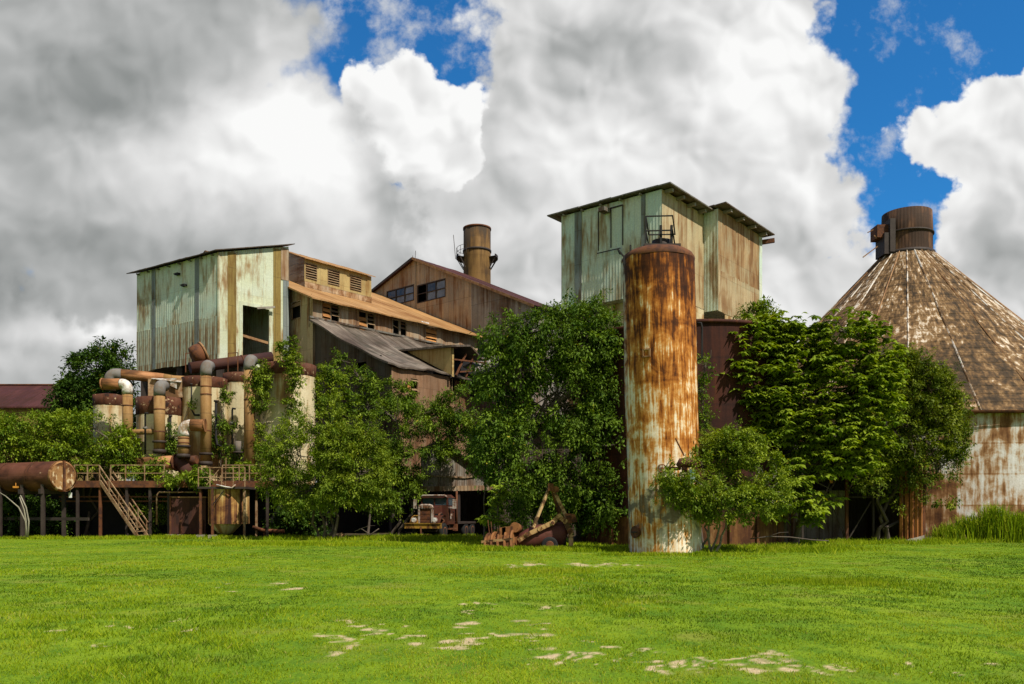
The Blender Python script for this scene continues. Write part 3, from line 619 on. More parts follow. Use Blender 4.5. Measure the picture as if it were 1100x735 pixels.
def grassmat(name,k=1.):
    m,t=new_mat(name); at=t.node('ShaderNodeAttribute',attribute_name='tint'); f=at.outputs['Fac']
    n=t.node('ShaderNodeValToRGB'); t.put(n.inputs[0],f); e=n.color_ramp.elements
    e[0].position=0; e[0].color=(.065*k,.12*k,.007,1); e[1].position=1.; e[1].color=(.42*k,.38*k,.11,1)
    for ps,c in ((.3,(.195,.295,.007)),(.55,(.295,.37,.009)),(.78,(.36,.39,.022))):
        q=e.new(ps); q.color=(c[0]*k,c[1]*k,c[2],1)
    d=t.node('ShaderNodeBsdfPrincipled'); t.put(d.inputs['Base Color'],n.outputs[0]); d.inputs['Roughness'].default_value=.6; d.inputs['Specular IOR Level'].default_value=.05
    tr=t.node('ShaderNodeBsdfTranslucent'); t.put(tr.inputs[0],n.outputs[0]); mx=t.node('ShaderNodeMixShader'); mx.inputs[0].default_value=.35
    t.l.new(d.outputs[0],mx.inputs[1]); t.l.new(tr.outputs[0],mx.inputs[2]); o=t.node('ShaderNodeOutputMaterial'); t.l.new(mx.outputs[0],o.inputs[0]); return m
M['grass']=grassmat('grass'); M['weed']=grassmat('weed',1.)
def blades(name,x,y,h,wd,tint,mat,lean=.35):
    n=len(x); a=RNG.uniform(0,2*np.pi,n); s=np.c_[np.cos(a),np.sin(a),np.zeros(n)]*wd[:,None]*.5
    b=np.c_[x,y,gz(x,y)-.004]; ln=RNG.normal(0,lean,(n,2))*h[:,None]
    mid=b+np.c_[ln*.52,h*.6]; tip=b+np.c_[ln,h]
    v=np.empty((n,4,3)); v[:,0]=b-s; v[:,1]=b+s; v[:,2]=mid+s*.75; v[:,3]=tip
    # a bent blade: base pair, one shoulder, tip
    return raw_mesh(name,v.reshape(-1,3),4,n,tint,mat,None)
def build_grass(N=640000):
    u=RNG.random(N); y=(6.8**.45+u*(58.5**.45-6.8**.45))**(1/.45); t=RNG.uniform(-1.0,1.0,N); x=t*y
    tuft=vnoise(x,y,.5,21,3); b=bare(x,y); big=vnoise(x,y*.6,6.,8,4); med=vnoise(x,y*.7,1.8,9,3)
    keep=RNG.random(N)<np.clip((tuft-.22)*3.0,.30,1)*(1-.86*np.clip(b*1.2,0,1)); 
    x,y,tuft,big,med=x[keep],y[keep],tuft[keep],big[keep],med[keep]; n=len(x)
    tall=np.clip((vnoise(x,y*.5,3.2,31,4)-.55)*5,0,1)
    h=(.020+.026*tuft**1.5+.06*tall*RNG.random(n))*RNG.uniform(.6,1.3,n)*np.clip(1.08-(y-8)*.012,.55,1.1)
    wd=np.maximum(.006,.00105*y)*RNG.uniform(.7,1.3,n)
    sm=vnoise(x,y,.35,61,3)
    tint=np.clip(-.22+1.0*big+0.85*(med-.5)+.5*(sm-.5)+.13*RNG.normal(0,1,n)+.22*tall*(RNG.random(n)<.5),0,.93); dry=RNG.random(n)<.03+.25*b[keep]; tint[dry]=RNG.uniform(.85,1.,dry.sum())
    tag(blades('grass',x,y,h,wd,tint,M['grass'],.5),'short mown green grass covering the field','grass',kind='stuff')
def build_weeds():
    # the unmown fringe along the foot of the mill
    xs=[];ys=[];hs=[]
    for px0,px1,Y0,dY,n,h in ((-30,120,54.6,1.2,6000,.26),(120,300,54.6,1.2,9000,.28),(300,440,53.,2.2,10000,.30),(430,530,52.5,3.0,11000,.36),(500,640,38.2,1.2,9000,.24),(620,690,37.5,1.6,5000,.26),
                          (660,780,33.6,.9,4000,.16),(740,900,38.,3.5,12000,.26),(880,1000,46.5,3.,10000,.26),(1000,1130,50.,3.,8000,.32),(190,420,45,4.,10000,.16),(440,640,44,4.5,9000,.17),(780,960,20,2.,9000,.10),(480,640,24,2.5,6000,.10)):
        Y=Y0+RNG.normal(0,dY*.4,n); px=RNG.uniform(px0,px1,n)+RNG.normal(0,26,n); x=(px-HX)/F*Y; k=vnoise(x,Y,1.1,41,3); kp=RNG.random(n)<np.clip((k-.3)*3,.08,1)
        xs.append(x[kp]);ys.append(Y[kp]);hs.append((h*RNG.uniform(.35,1.15,n)*(.4+k))[kp])
    x=np.concatenate(xs);y=np.concatenate(ys);h=np.concatenate(hs); n=len(x)
    tint=np.clip(.22+.55*vnoise(x,y,1.2,43,2)+RNG.normal(0,.14,n),0,.95)
    tag(blades('weeds',x,y,h,np.maximum(.012,.0008*y)*RNG.uniform(.6,1.4,n),tint,M['weed'],.45),'unmown weeds fringing the foot of the mill','weeds',kind='stuff')
def backing(w,b,o,d,k=1.1):
    pt=lambda s,z:w.pt(s,z,d)
    b.face([pt(o[0]-k,o[2]-.6),pt(o[1]+k,o[2]-.6),pt(o[1]+k,o[3]+.5),pt(o[0]-k,o[3]+.5)])
# ================================================================ left hopper house
def roof_slab(mb,quad,th,over): mb.slab(quad,th)
def hopper_house():
    C=P(235,HY,70.); Lp=P(147,HY,76.3); Rp=P(310,HY,74.4)
    C.z=Lp.z=Rp.z=0; B=Lp+Rp-C
    wl=Wall(Lp,C); wr=Wall(C,Rp); wb=Wall(Rp,B); w4=Wall(B,Lp)
    z0=14.55; zf=PZ(271,70.); zt=PZ(265,74.4)
    root=thing('hopper_house','tall pale green sheet metal hopper house raised on posts above cream tanks','industrial building',C)
    mb=MB(); wl.panel(mb,0,wl.L,z0,zf); mb.build('side_wall',M['green_sheet'],root)
    mb=MB(); d=(wr.s(260.5),wr.s(289),z0,wr.z(262,328))
    zr=lambda s:zf+(zt-zf)*s/wr.L
    wr.panel(mb,0,wr.L,z0,zr,[d]); mb.build('front_wall',M['pale_sheet'],root)
    mb=MB(); wb.panel(mb,0,wb.L,z0,zt); w4.panel(mb,0,w4.L,z0,lambda s:zt+(zf-zt)*s/w4.L); mb.build('rear_wall',M['green_sheet'],root)
    mb=MB(); mb.face([V(p.x,p.y,z0+.02) for p in (Lp,C,Rp,B)]); mb.build('floor_plate',M['dark_sheet'],root)
    zs=wl.z(147,357.); mb=MB(); n=13
    for i in range(n):
        a,b=wl.L*i/n,wl.L*(i+1)/n+.03; j=.05*math.sin(i*2.7); wl.block(mb,a,min(b,wl.L-.13),z0-.05+.06*math.sin(i*5.1),zs+j,.022+.006*(i%2),.02)
    mb.build('lower_sheeting',M['green_low'],root)
    for a,b,m in ((163.2,167.2,'grey_strip'),(209.5,214,'grey_strip')):
        mb=MB(); wl.block(mb,wl.s(a),wl.s(b),z0,zf-.02,.035,.03); mb.build('wall_strip',M[m],root)
    for a,b in ((244.5,253.6),(293.5,301.5)):
        mb=MB(); s0,s1=wr.s(a),wr.s(b); wr.block(mb,s0,s1,z0,zr(s0)-.02,.035,.03); mb.build('wall_strip',M['ochre_strip'],root)
    mb=MB(); s0=wr.s(301.7); wr.block(mb,s0,wr.L,wr.z(305,301),zr(s0)-.02,.06,.05); mb.build('wall_strip',M['brown_sheet'],root)
    mb=MB(); wr.block(mb,s0+.2,wr.L,z0,wr.z(305,301.4),.05,.04); mb.build('wall_strip',M['grey_strip'],root)
    # doorway: pale surround, dark loft behind it, a beam left across it
    fr=MB(); wr.frame(fr,d,.3,.2,.05); f=fr.build('door_opening',M['pale_sheet'],root)
    b=MB(); b.bar(wr.pt(d[0]-.05,z0+2.4,-.5),wr.pt(d[1],z0+2.0,-.3),.3,.22); b.build('beam',M['rust_light'],f)
    b=MB(); b.bar(wr.pt(d[0]+1.2,d[3]-.12,.25),wr.pt(d[1]+.3,d[3]+.2,.45),.16,.16); b.build('lintel',M['concrete'],f)
    mb=MB()
    for s in (.0,wl.L-.0): pass
    wl.block(mb,wl.L-.12,wl.L+.05,z0,zf,.06,.12); mb.build('corner_flashing',M['pale_sheet'],root)
    # mono pitch roof, thin sheets on a dark eave
    o=.55; e1=wl.d; e2=wr.d
    sl=(zt-zf)/wr.L
    q=[]
    for a,b in ((-wl.L-o,-o),(.35,-o),(.35,wr.L+.3),(-wl.L-o,wr.L+.3)):
        p=C+e1*a+e2*b; q.append(V(p.x,p.y,zf+.18+sl*b))
    mb=MB(); sheet_roof(mb,*q,.07,.9,.08,3); mb.build('roof',M['roof_dark'],root)
    for s in np.arange(.4,wl.L,1.5): mb=MB(); mb.bar(wl.pt(s,zf-.16,-.2),wl.pt(s,zf-.16,.3),.09,.12); mb.build('rafter_end',M['eave'],root)
    for px,py in ((192.2,295),(199.2,307)):
        mb=MB(); s=wl.s(px); z=wl.z(px,py); mb.box(wl.pt(s,z,.14),wl.d*.22,wl.n*.16,V(0,0,.09)); mb.bar(wl.pt(s-.25,z+.02,.0),wl.pt(s-.25,z+.02,.35),.1,.06); mb.build('wall_bracket',M['black'],root)
    for p in (Lp+e1*.5+e2*.4,C-e1*.4+e2*.4,Rp-e1*.4-e2*.4,(Lp+C)/2+e2*.4,B+e1*.4-e2*.4):
        mb=MB(); mb.abox(p.x-.25,p.x+.25,p.y-.25,p.y+.25,0,z0); mb.build('post',M['steel_dark'],root)
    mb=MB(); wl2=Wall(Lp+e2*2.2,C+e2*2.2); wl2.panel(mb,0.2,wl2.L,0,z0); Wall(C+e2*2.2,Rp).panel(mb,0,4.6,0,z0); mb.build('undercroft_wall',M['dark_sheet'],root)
hopper_house()

# ================================================================ main hall: orange roof, clerestory, grey lean-to
MHF=Frame((-17.36,73.),41.)
def hall():
    f=MHF; g=lambda u,v,z:f.pt(u,v,z)
    root=thing('factory_hall','long brown mill hall under an orange rusted roof with louvred clerestory','industrial building',f.pt(0,0,0))
    ze=20.6; sl=.43; zr=lambda v:ze+sl*v; VR=17.; UE=20.9
    fw=Wall(f.pt(0,0,0),f.pt(UE,0,0)); 
    # openings of the front wall
    wins=[]
    def opn(a,b,t,bt): return (fw.s(a),fw.s(b),bt,t)
    spec=[(346.6,354.6,20.25,18.55,'slat'),(355.6,363.8,20.2,18.5,'broken'),(385.5,393.6,20.2,18.4,'half'),(394.6,402,20.2,18.4,'broken'),
          (422,428.6,20.15,18.2,'open'),(430,436.3,20.15,18.2,'broken2'),(457.3,468.6,20.05,18.1,'slat')]
    ops=[opn(a,b,t,bt) for a,b,t,bt,_ in spec]
    zl0=18.6
    mb=MB(); fw.panel(mb,0,UE,6.,ze-.12,ops); mb.build('front_wall',M['brown_sheet'],root)
    for o,sp in zip(ops,spec):
        b=MB(); fw.frame(b,o,.07,.16,.04); wf=b.build('window',M['brown_sheet'],root)
        b=MB(); backing(fw,b,o,-.5); b.build('backing',M['black'],wf)
        k=sp[4]; b=MB()
        n=4
        if k=='slat': fw.slats(b,o,n,0.)
        elif k=='half': fw.slats(b,o,n,0.,skip=(3,))
        elif k=='broken': fw.slats(b,o,5,0.,skip=(1,),tilt=.20)
        elif k=='broken2': fw.slats(b,o,5,-.1,skip=(0,2),tilt=.22); b.bar(fw.pt(o[0]+.1,o[2],-.1),fw.pt(o[0]+.1,o[3],-.1),.05)
        else: b.bar(fw.pt(o[0],o[3]-.5,-.1),fw.pt(o[1],o[3]-.7,-.1),.06,.06)
        b.build('shutter',M['wood_slat'] if k in('slat','half') else M['louvre'],wf)
    # left gable end with its own small window
    gw=Wall(f.pt(0,VR,0),f.pt(0,0,0)); L=gw.L
    o=(gw.s(313.5),gw.s(322.8),gw.z(318,342.),gw.z(318,324.5))
    mb=MB(); gw.panel(mb,0,L,0,lambda s:zr(L-s)-.1,[o]); mb.build('gable_wall',M['tan_sheet'],root)
    b=MB(); gw.frame(b,o,.08,.14,.03); wf=b.build('window',M['brown_sheet'],root)
    b=MB(); backing(gw,b,o,-.4); b.build('backing',M['black'],wf)
    b=MB(); gw.slats(b,o,3,.0,skip=(0,1)); b.build('shutter',M['louvre'],wf)
    mb=MB(); rw=Wall(f.pt(UE,0,0),f.pt(UE,VR,0)); rw.panel(mb,0,VR,6,lambda s:zr(s)-.12); mb.build('gable_wall',M['grey_sheet'],root)
    # roof
    mb=MB()
    def rf(a,b):
        u=-.7+(UE+1.)*a; v=-.75+(VR+.75)*b
        if b==0: v+=.10*math.sin(u*7.3)*math.sin(u*3.1+1)
        return f.pt(u,v,zr(v)+.04*math.sin(u*.9)*math.sin(v*.5)+.02*math.sin(u*2.3+v))
    mb.grid(rf,30,14,UE+1,19.2,False)
    lo=[(lambda p:p-V(0,0,.12))(rf(i/30,0)) for i in range(31)]
    for i in range(30): mb.face([lo[i],lo[i+1],rf((i+1)/30,0),rf(i/30,0)])
    for j in range(14):
        for a in (0,1): p,q=rf(a,j/14),rf(a,(j+1)/14); mb.face([p-V(0,0,.14),q-V(0,0,.14),q,p])
    mb.face([f.pt(-.7,VR,zr(VR)),f.pt(UE+.3,VR,zr(VR)),f.pt(UE+.3,VR+2,zr(VR-2)),f.pt(-.7,VR+2,zr(VR-2))])
    r=mb.build('roof',M['roof_orange'],root)
    # clerestory
    u0,u1,v0,v1=3.,11.05,5.5,9.5
    cw=Wall(f.pt(u0,v0,0),f.pt(u1,v0,0)); zb=zr(v0)-.05; zt=25.65
    ops=[(cw.s(a),cw.s(b),zb+.95,zt-.42) for a,b in ((328.6,340),(352.4,364.2),(376.3,387.6))]
    mb=MB(); cw.panel(mb,0,cw.L,zb+.62,zt,ops); c=mb.build('clerestory',M['clere'],root)
    mb=MB(); cw.panel(mb,0,cw.L,zb,zb+.62,(),.04); mb.build('flashing',M['flash'],c)
    for o in ops:
        b=MB(); cw.frame(b,o,.06,.1,.03); cw.slats(b,o,6,-.02,tilt=.09); 
        b.face([cw.pt(o[0],o[2],-.35),cw.pt(o[1],o[2],-.35),cw.pt(o[1],o[3],-.35),cw.pt(o[0],o[3],-.35)]); b.build('louvre',M['louvre'],c)
    mb=MB(); lw=Wall(f.pt(u0,v1,0),f.pt(u0,v0,0)); k=.40
    for u in (u0,u1):
        mb.face([f.pt(u,v0,zb),f.pt(u,v0,zt),f.pt(u,v1,zt+k*(v1-v0)),f.pt(u,v1,zb)])
    mb.face([f.pt(u0,v1,zb),f.pt(u1,v1,zb),f.pt(u1,v1,zt+k*4),f.pt(u0,v1,zt+k*4)])
    mb.build('end_wall',M['grey_sheet'],c)
    mb=MB(); sheet_roof(mb,f.pt(u0-.15,v0-.35,zt+.10-k*.35),f.pt(u1+.3,v0-.35,zt+.10-k*.35),f.pt(u1+.3,v1+.2,zt+.1+k*4.2),f.pt(u0-.15,v1+.2,zt+.1+k*4.2),.07,.8,.07,9); mb.build('clerestory_roof',M['roof_orange'],c)
    # grey lean-to
    zl=lambda v:zl0+.49*v; VL=-10.4; UL=7.2
    mb=MB()
    def lf(a,b):
        u=-.35+(UL+.35)*a; v=VL*b
        return f.pt(u,v,zl(v)+.10*math.sin(u*1.1+b*3)-.28*math.sin(math.pi*b)+.05*math.sin(b*14+u*3))
    mb.grid(lf,14,16,UL,11.6,False)
    for i in range(14): p,q=lf(i/14,1),lf((i+1)/14,1); mb.face([p-V(0,0,.13),q-V(0,0,.13),q,p])
    for j in range(16): p,q=lf(0,j/16),lf(0,(j+1)/16); mb.face([p-V(0,0,.16),q-V(0,0,.16),q,p])
    mb.build('lean_to_roof',M['roof_grey'],root)
    mb=MB()
    def lf2(a,b):
        u=UL+9.*a; v=-5.4*b
        return f.pt(u,v,zl(v)+.12*math.sin(u*1.3)-.2*math.sin(math.pi*b))
    mb.grid(lf2,10,8,9,6,False); mb.build('lean_to_roof',M['roof_grey'],root)
    mb=MB(); mb.bar(f.pt(-.35,-.02,zl0+.12),f.pt(16,-.02,zl0+.12),.22,.16); mb.build('ridge_flashing',M['eave'],root)
    ew=Wall(f.pt(.25,0,0),f.pt(.25,-10.1,0)); o=(ew.s(382.),ew.s(393.5),ew.z(387,406),ew.z(387,389.5))
    mb=MB(); ew.panel(mb,0,10.1,4.6,lambda s:zl(-s)-.35,[o]); mb.build('lean_to_end',M['dark_sheet'],root)
    b=MB(); ew.frame(b,o,.08,.14,.02); wf=b.build('window',M['dark_sheet'],root)
    b=MB(); backing(ew,b,o,-.7); b.build('backing',M['black'],wf)
    w2=Wall(f.pt(.25,-10.1,0),f.pt(17,-10.1,0))
    ops=[(w2.s(441),w2.s(448.3),w2.z(444,420),w2.z(444,407.)),(w2.s(483.5),w2.s(488.5),w2.z(486,420),w2.z(486,404.5)),(w2.s(504.5),w2.s(517.5),w2.z(510,427),w2.z(510,407))]
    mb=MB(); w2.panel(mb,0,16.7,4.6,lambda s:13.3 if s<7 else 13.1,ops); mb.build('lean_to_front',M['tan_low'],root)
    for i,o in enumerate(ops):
        b=MB(); w2.frame(b,o,.07,.14,.03); wf=b.build('window',M['tan_low'],root)
        b=MB(); backing(w2,b,o,-.6); b.build('backing',M['black'],wf)
        b=MB(); 
        if i==0: w2.slats(b,o,4,.0,skip=(1,2),tilt=.2)
        else: b.bar(w2.pt((o[0]+o[1])/2,o[2],-.05),w2.pt((o[0]+o[1])/2+.05,o[3],-.05),.07,.07)
        b.build('shutter',M['louvre'],wf)
    b=MB(); o=(w2.s(436.5),w2.s(440.5),w2.z(438,419.5),w2.z(438,413)); w2.block(b,*o,.06,.05); b.build('patch_panel',M['wood_slat'],root)
    # open ground floor on posts; black panels put its shade into the colour
    mb=MB(); Wall(f.pt(-2,-4,0),f.pt(20,-4,0)).panel(mb,0,22,0,8); mb.face([f.pt(-.2,-10,4.62),f.pt(17,-10,4.62),f.pt(17,0,4.62),f.pt(-.2,0,4.62)]); mb.build('ground_floor_shade',M['black'],root)
    for u in (.3,4.2,8.3,12.4,16.5):
        mb=MB(); f.box(mb,u-.14,u+.14,-10.25,-9.97,0,4.6); mb.build('post',M['steel_dark'],root)
    # yellow cross gable of the lean-to, its roof sheet and the broken bay beside it
    u0=6.3; va,vb=-5.3,-10.75; zA=zl(va)+.05; zB=15.65
    mb=MB(); mb.face([f.pt(u0,va,zA-.1),f.pt(u0,vb,zl(vb)-.02),f.pt(u0,vb,zB),f.pt(u0,va,zA+.02)],[(0,0),(5.4,-2.6),(5.4,0),(0,0)]); 
    mb.face([f.pt(u0+.06,vb,zl(vb)-.1),f.pt(u0+.06,vb,zB),f.pt(u0+.3,vb,zB),f.pt(u0+.3,vb,zl(vb)-.1)])
    do=mb.build('dormer',M['clere'],root)
    mb=MB(); q=[f.pt(u0-.55,va+.7,zA+.12),f.pt(u0-.45,vb-.5,zB+.10),f.pt(u0+1.9,vb-.4,zB+.48),f.pt(u0+2.6,va+.7,zA+.45)]; mb.slab(q,.16); mb.build('dormer_roof',M['roof_grey'],do)
    mb=MB(); mb.slab([f.pt(u0+1.95,vb-.38,zB+.44),f.pt(u0+3.8,vb-.2,zB-.5),f.pt(u0+4.,va,zA-.3),f.pt(u0+2.6,va+.3,zA+.40)],.14); mb.build('dormer_roof',M['roof_dark'],do)
    mb=MB(); mb.face([f.pt(u0+.5,-8,13.2),f.pt(16,-8,13.2),f.pt(16,-8,16.5),f.pt(u0+.5,-8,16.2)]); mb.face([f.pt(u0+.4,-10.6,13.2),f.pt(16,-10.6,13.2),f.pt(16,-8,13.2),f.pt(u0+.4,-8,13.2)])
    mb.build('dark_bay',M['black'],do)
    mb=MB()
    for (a,b,c),(d,e,g_) in (((6.9,-10.7,13.4),(8.3,-10.5,15.4)),((8.2,-10.6,13.4),(9.4,-10.6,15.9)),((7.2,-10.8,13.7),(10.4,-10.6,14.3)),((9.3,-10.8,13.3),(11.,-10.7,15.7)),((6.6,-10.7,14.7),(10.6,-10.8,14.9))):
        mb.bar(f.pt(a,b,c),f.pt(d,e,g_),.14,.12)
    mb.build('broken_timber',M['rust'],do)
    mb=MB(); mb.slab([f.pt(8.9,-11.2,13.9),f.pt(12.6,-11.6,15.6),f.pt(12.8,-9.6,16.3),f.pt(9.1,-9.4,14.6)],.12); mb.build('fallen_sheet',M['grey_sheet'],do)
    mb=MB(); mb.slab([f.pt(7.2,-11.1,13.2),f.pt(11.,-11.5,13.1),f.pt(11.,-10.1,13.5),f.pt(7.2,-10.1,13.5)],.12); mb.build('fallen_sheet',M['roof_dark'],do)
    mb=MB()
    s=fw.s(452); mb.box(fw.pt(s,20.35,.5),fw.d*.5,fw.n*.16,V(0,0,.09)); s=fw.s(460.5); mb.box(fw.pt(s,20.2,.5),fw.d*.5,fw.n*.16,V(0,0,.09)); mb.build('wall_lamp',M['duct_white'],root)
hall()
# ================================================================ second gabled hall behind
def gable_hall():
    f=MHF; u0=21.5; u1=28.; va,zA=10.4,30.8
    root=thing('gabled_mill','brown sheet metal gabled mill hall with broken window band','industrial building',f.pt(u0,va,0))
    zt=lambda v: zA-.345*(v-va) if v>va else zA-.463*(va-v)
    W=Wall(f.pt(u0,26,0),f.pt(u0,-7.,0)); v_of=lambda s:26-s
    s1,s2=W.s(416.),W.s(444.2); s3,s4=W.s(448.8),W.s(478)
    o1=(s1,s2,W.z(430,325.5),W.z(430,310.3)); o2=(s3,s4,W.z(463,321.8),W.z(463,304.))
    mb=MB(); W.panel(mb,0,26-va,5,lambda s:zt(26-s)-.05,[o1]); W.panel(mb,26-va,26-1.5,5,lambda s:zt(26-s)-.05,[o2]); mb.build('gable_wall',M['brown_sheet'],root)
    mb=MB(); W.panel(mb,24.5,33,5,lambda s:zt(26-s)-.05); mb.build('gable_wall',M['grey_sheet'],root)
    for o,n in ((o1,3),(o2,3)):
        b=MB(); W.frame(b,o,.1,.16,.04)
        for i in range(1,n): s=o[0]+(o[1]-o[0])*i/n; W.block(b,s-.06,s+.06,o[2],o[3],.02,.1)
        W.block(b,o[0],o[1],(o[2]+o[3])/2-.04,(o[2]+o[3])/2+.04,.01,.08)
        wf=b.build('window',M['steel_dark'],root)
        for i in range(n):
            for j in range(2):
                m='pane_pale'
                if (o is o1 and ((j==1 and i!=2))) or (o is o2 and (i==0 or (i==1 and j==1))): m='pane_dark'
                a=o[0]+(o[1]-o[0])*i/n+.06; c=o[0]+(o[1]-o[0])*(i+1)/n-.06; h=(o[3]-o[2])/2
                if m=='pane_dark' and o is o2 and i==0: continue
                b=MB(); q=.05 if m=='pane_pale' else .0
                b.face([W.pt(a,o[2]+h*j+.04,-.05),W.pt(c,o[2]+h*j+.04,-.05),W.pt(c,o[2]+h*(j+1)-.04,-.05-q),W.pt(a,o[2]+h*(j+1)-.04,-.05-q)]); b.build('pane',M[m],wf)
        b=MB(); backing(W,b,o,-1.2); b.build('backing',M['black'],wf)
    for p,q in (((26,zt(26)),(va,zA)),((va,zA),(-7.6,zt(-7.6)))):
        mb=MB(); a=[f.pt(u0-.45,p[0],p[1]+.1),f.pt(u0-.45,q[0],q[1]+.1),f.pt(u1,q[0],q[1]+.1),f.pt(u1,p[0],p[1]+.1)]
        sheet_roof(mb,a[0],a[3],a[2],a[1],.06,.8,.05,5); mb.build('roof',M['roof_red'],root)
        mb=MB(); mb.bar(f.pt(u0-.5,p[0],p[1]-.04),f.pt(u0-.5,q[0],q[1]-.04),.1,.26); mb.build('barge_board',M['rust_light'] if q[0]<0 else M['steel_dark'],root)
    mb=MB(); mb.face([f.pt(u1,26,5),f.pt(u1,va,5),f.pt(u1,-7,5),f.pt(u1,-7,zt(-7)),f.pt(u1,va,zA),f.pt(u1,26,zt(26))]); mb.face([f.pt(u0,-7,5),f.pt(u1,-7,5),f.pt(u1,-7,zt(-7)),f.pt(u0,-7,zt(-7))]); mb.build('rear_wall',M['grey_sheet'],root)
    mb=MB(); s=W.s(446.5); W.block(mb,s-.12,s+.12,6,zt(26-s)-.1,.08,.08); mb.build('downpipe',M['brown_sheet'],root)
    mb=MB(); t=f.pt(u0,va,zA); mb.bar(t,t+V(.05,0,.95),.05); mb.bar(t+V(-.32,.2,0),t+V(-.30,.2,.45),.05); mb.build('lightning_rod',M['steel_dark'],root)
gable_hall()
# ================================================================ chimney
def chimney():
    Y=108.; cx=PX(512.5,Y); R=14.6/F*Y; zt=PZ(245.5,Y); zp=PZ(277.5,Y)
    root=thing('chimney','ochre steel chimney with sooty top rising behind the gabled mill hall','chimney',(cx,Y,0))
    mb=MB(); mb.lathe(cx,Y,[(R*1.02,0),(R,zp),(R,zt),(R*.9,zt),(R*.9,zt-3),(0,zt-3)],40); mb.build('stack',M['chimney'],root)
    mb=MB(); zb=PZ(270.5,Y); mb.lathe(cx,Y,[(R,zb-.12),(R+.09,zb-.12),(R+.09,zb+.12),(R,zb+.12)],40); mb.build('band',M['steel_dark'],root)
    mb=MB(); mb.lathe(cx,Y,[(R,zt-.22),(R+.07,zt-.22),(R+.07,zt),(R,zt)],40); mb.build('rim',M['rust'],root)
    mb=MB(); mb.lathe(cx,Y,[(R+.01,zp-.1),(R+.95,zp-.1),(R+.95,zp+.22),(R+.85,zp+.22),(R+.85,zp),(R+.01,zp)],28,R_(-28),R_(207),False); pl=mb.build('platform',M['steel_dark'],root)
    mb=MB()
    for k in range(7):
        a=R_(110+k*22); p=V(cx+(R+.9)*math.cos(a),Y+(R+.9)*math.sin(a),zp); mb.bar(p,p+V(0,0,1.15),.05)
    for h in (.6,1.15):
        pts=[V(cx+(R+.9)*math.cos(R_(a)),Y+(R+.9)*math.sin(R_(a)),zp+h) for a in range(110,245,12)]; mb.tube(pts,.028,5)
    p=V(cx-R-1.0,Y-.3,zp-.2); mb.bar(p,p+V(-.28,0,3.1),.07); mb.build('railing',M['steel_dark'],root)
    mb=MB()
    for a in (180,215,0,-25,150,30):
        c,s=math.cos(R_(a)),math.sin(R_(a)); mb.bar(V(cx+(R+.85)*c,Y+(R+.85)*s,zp-.1),V(cx+R*c,Y+R*s,zp-1.5),.1)
    mb.build('bracket',M['steel_dark'],root)
chimney()
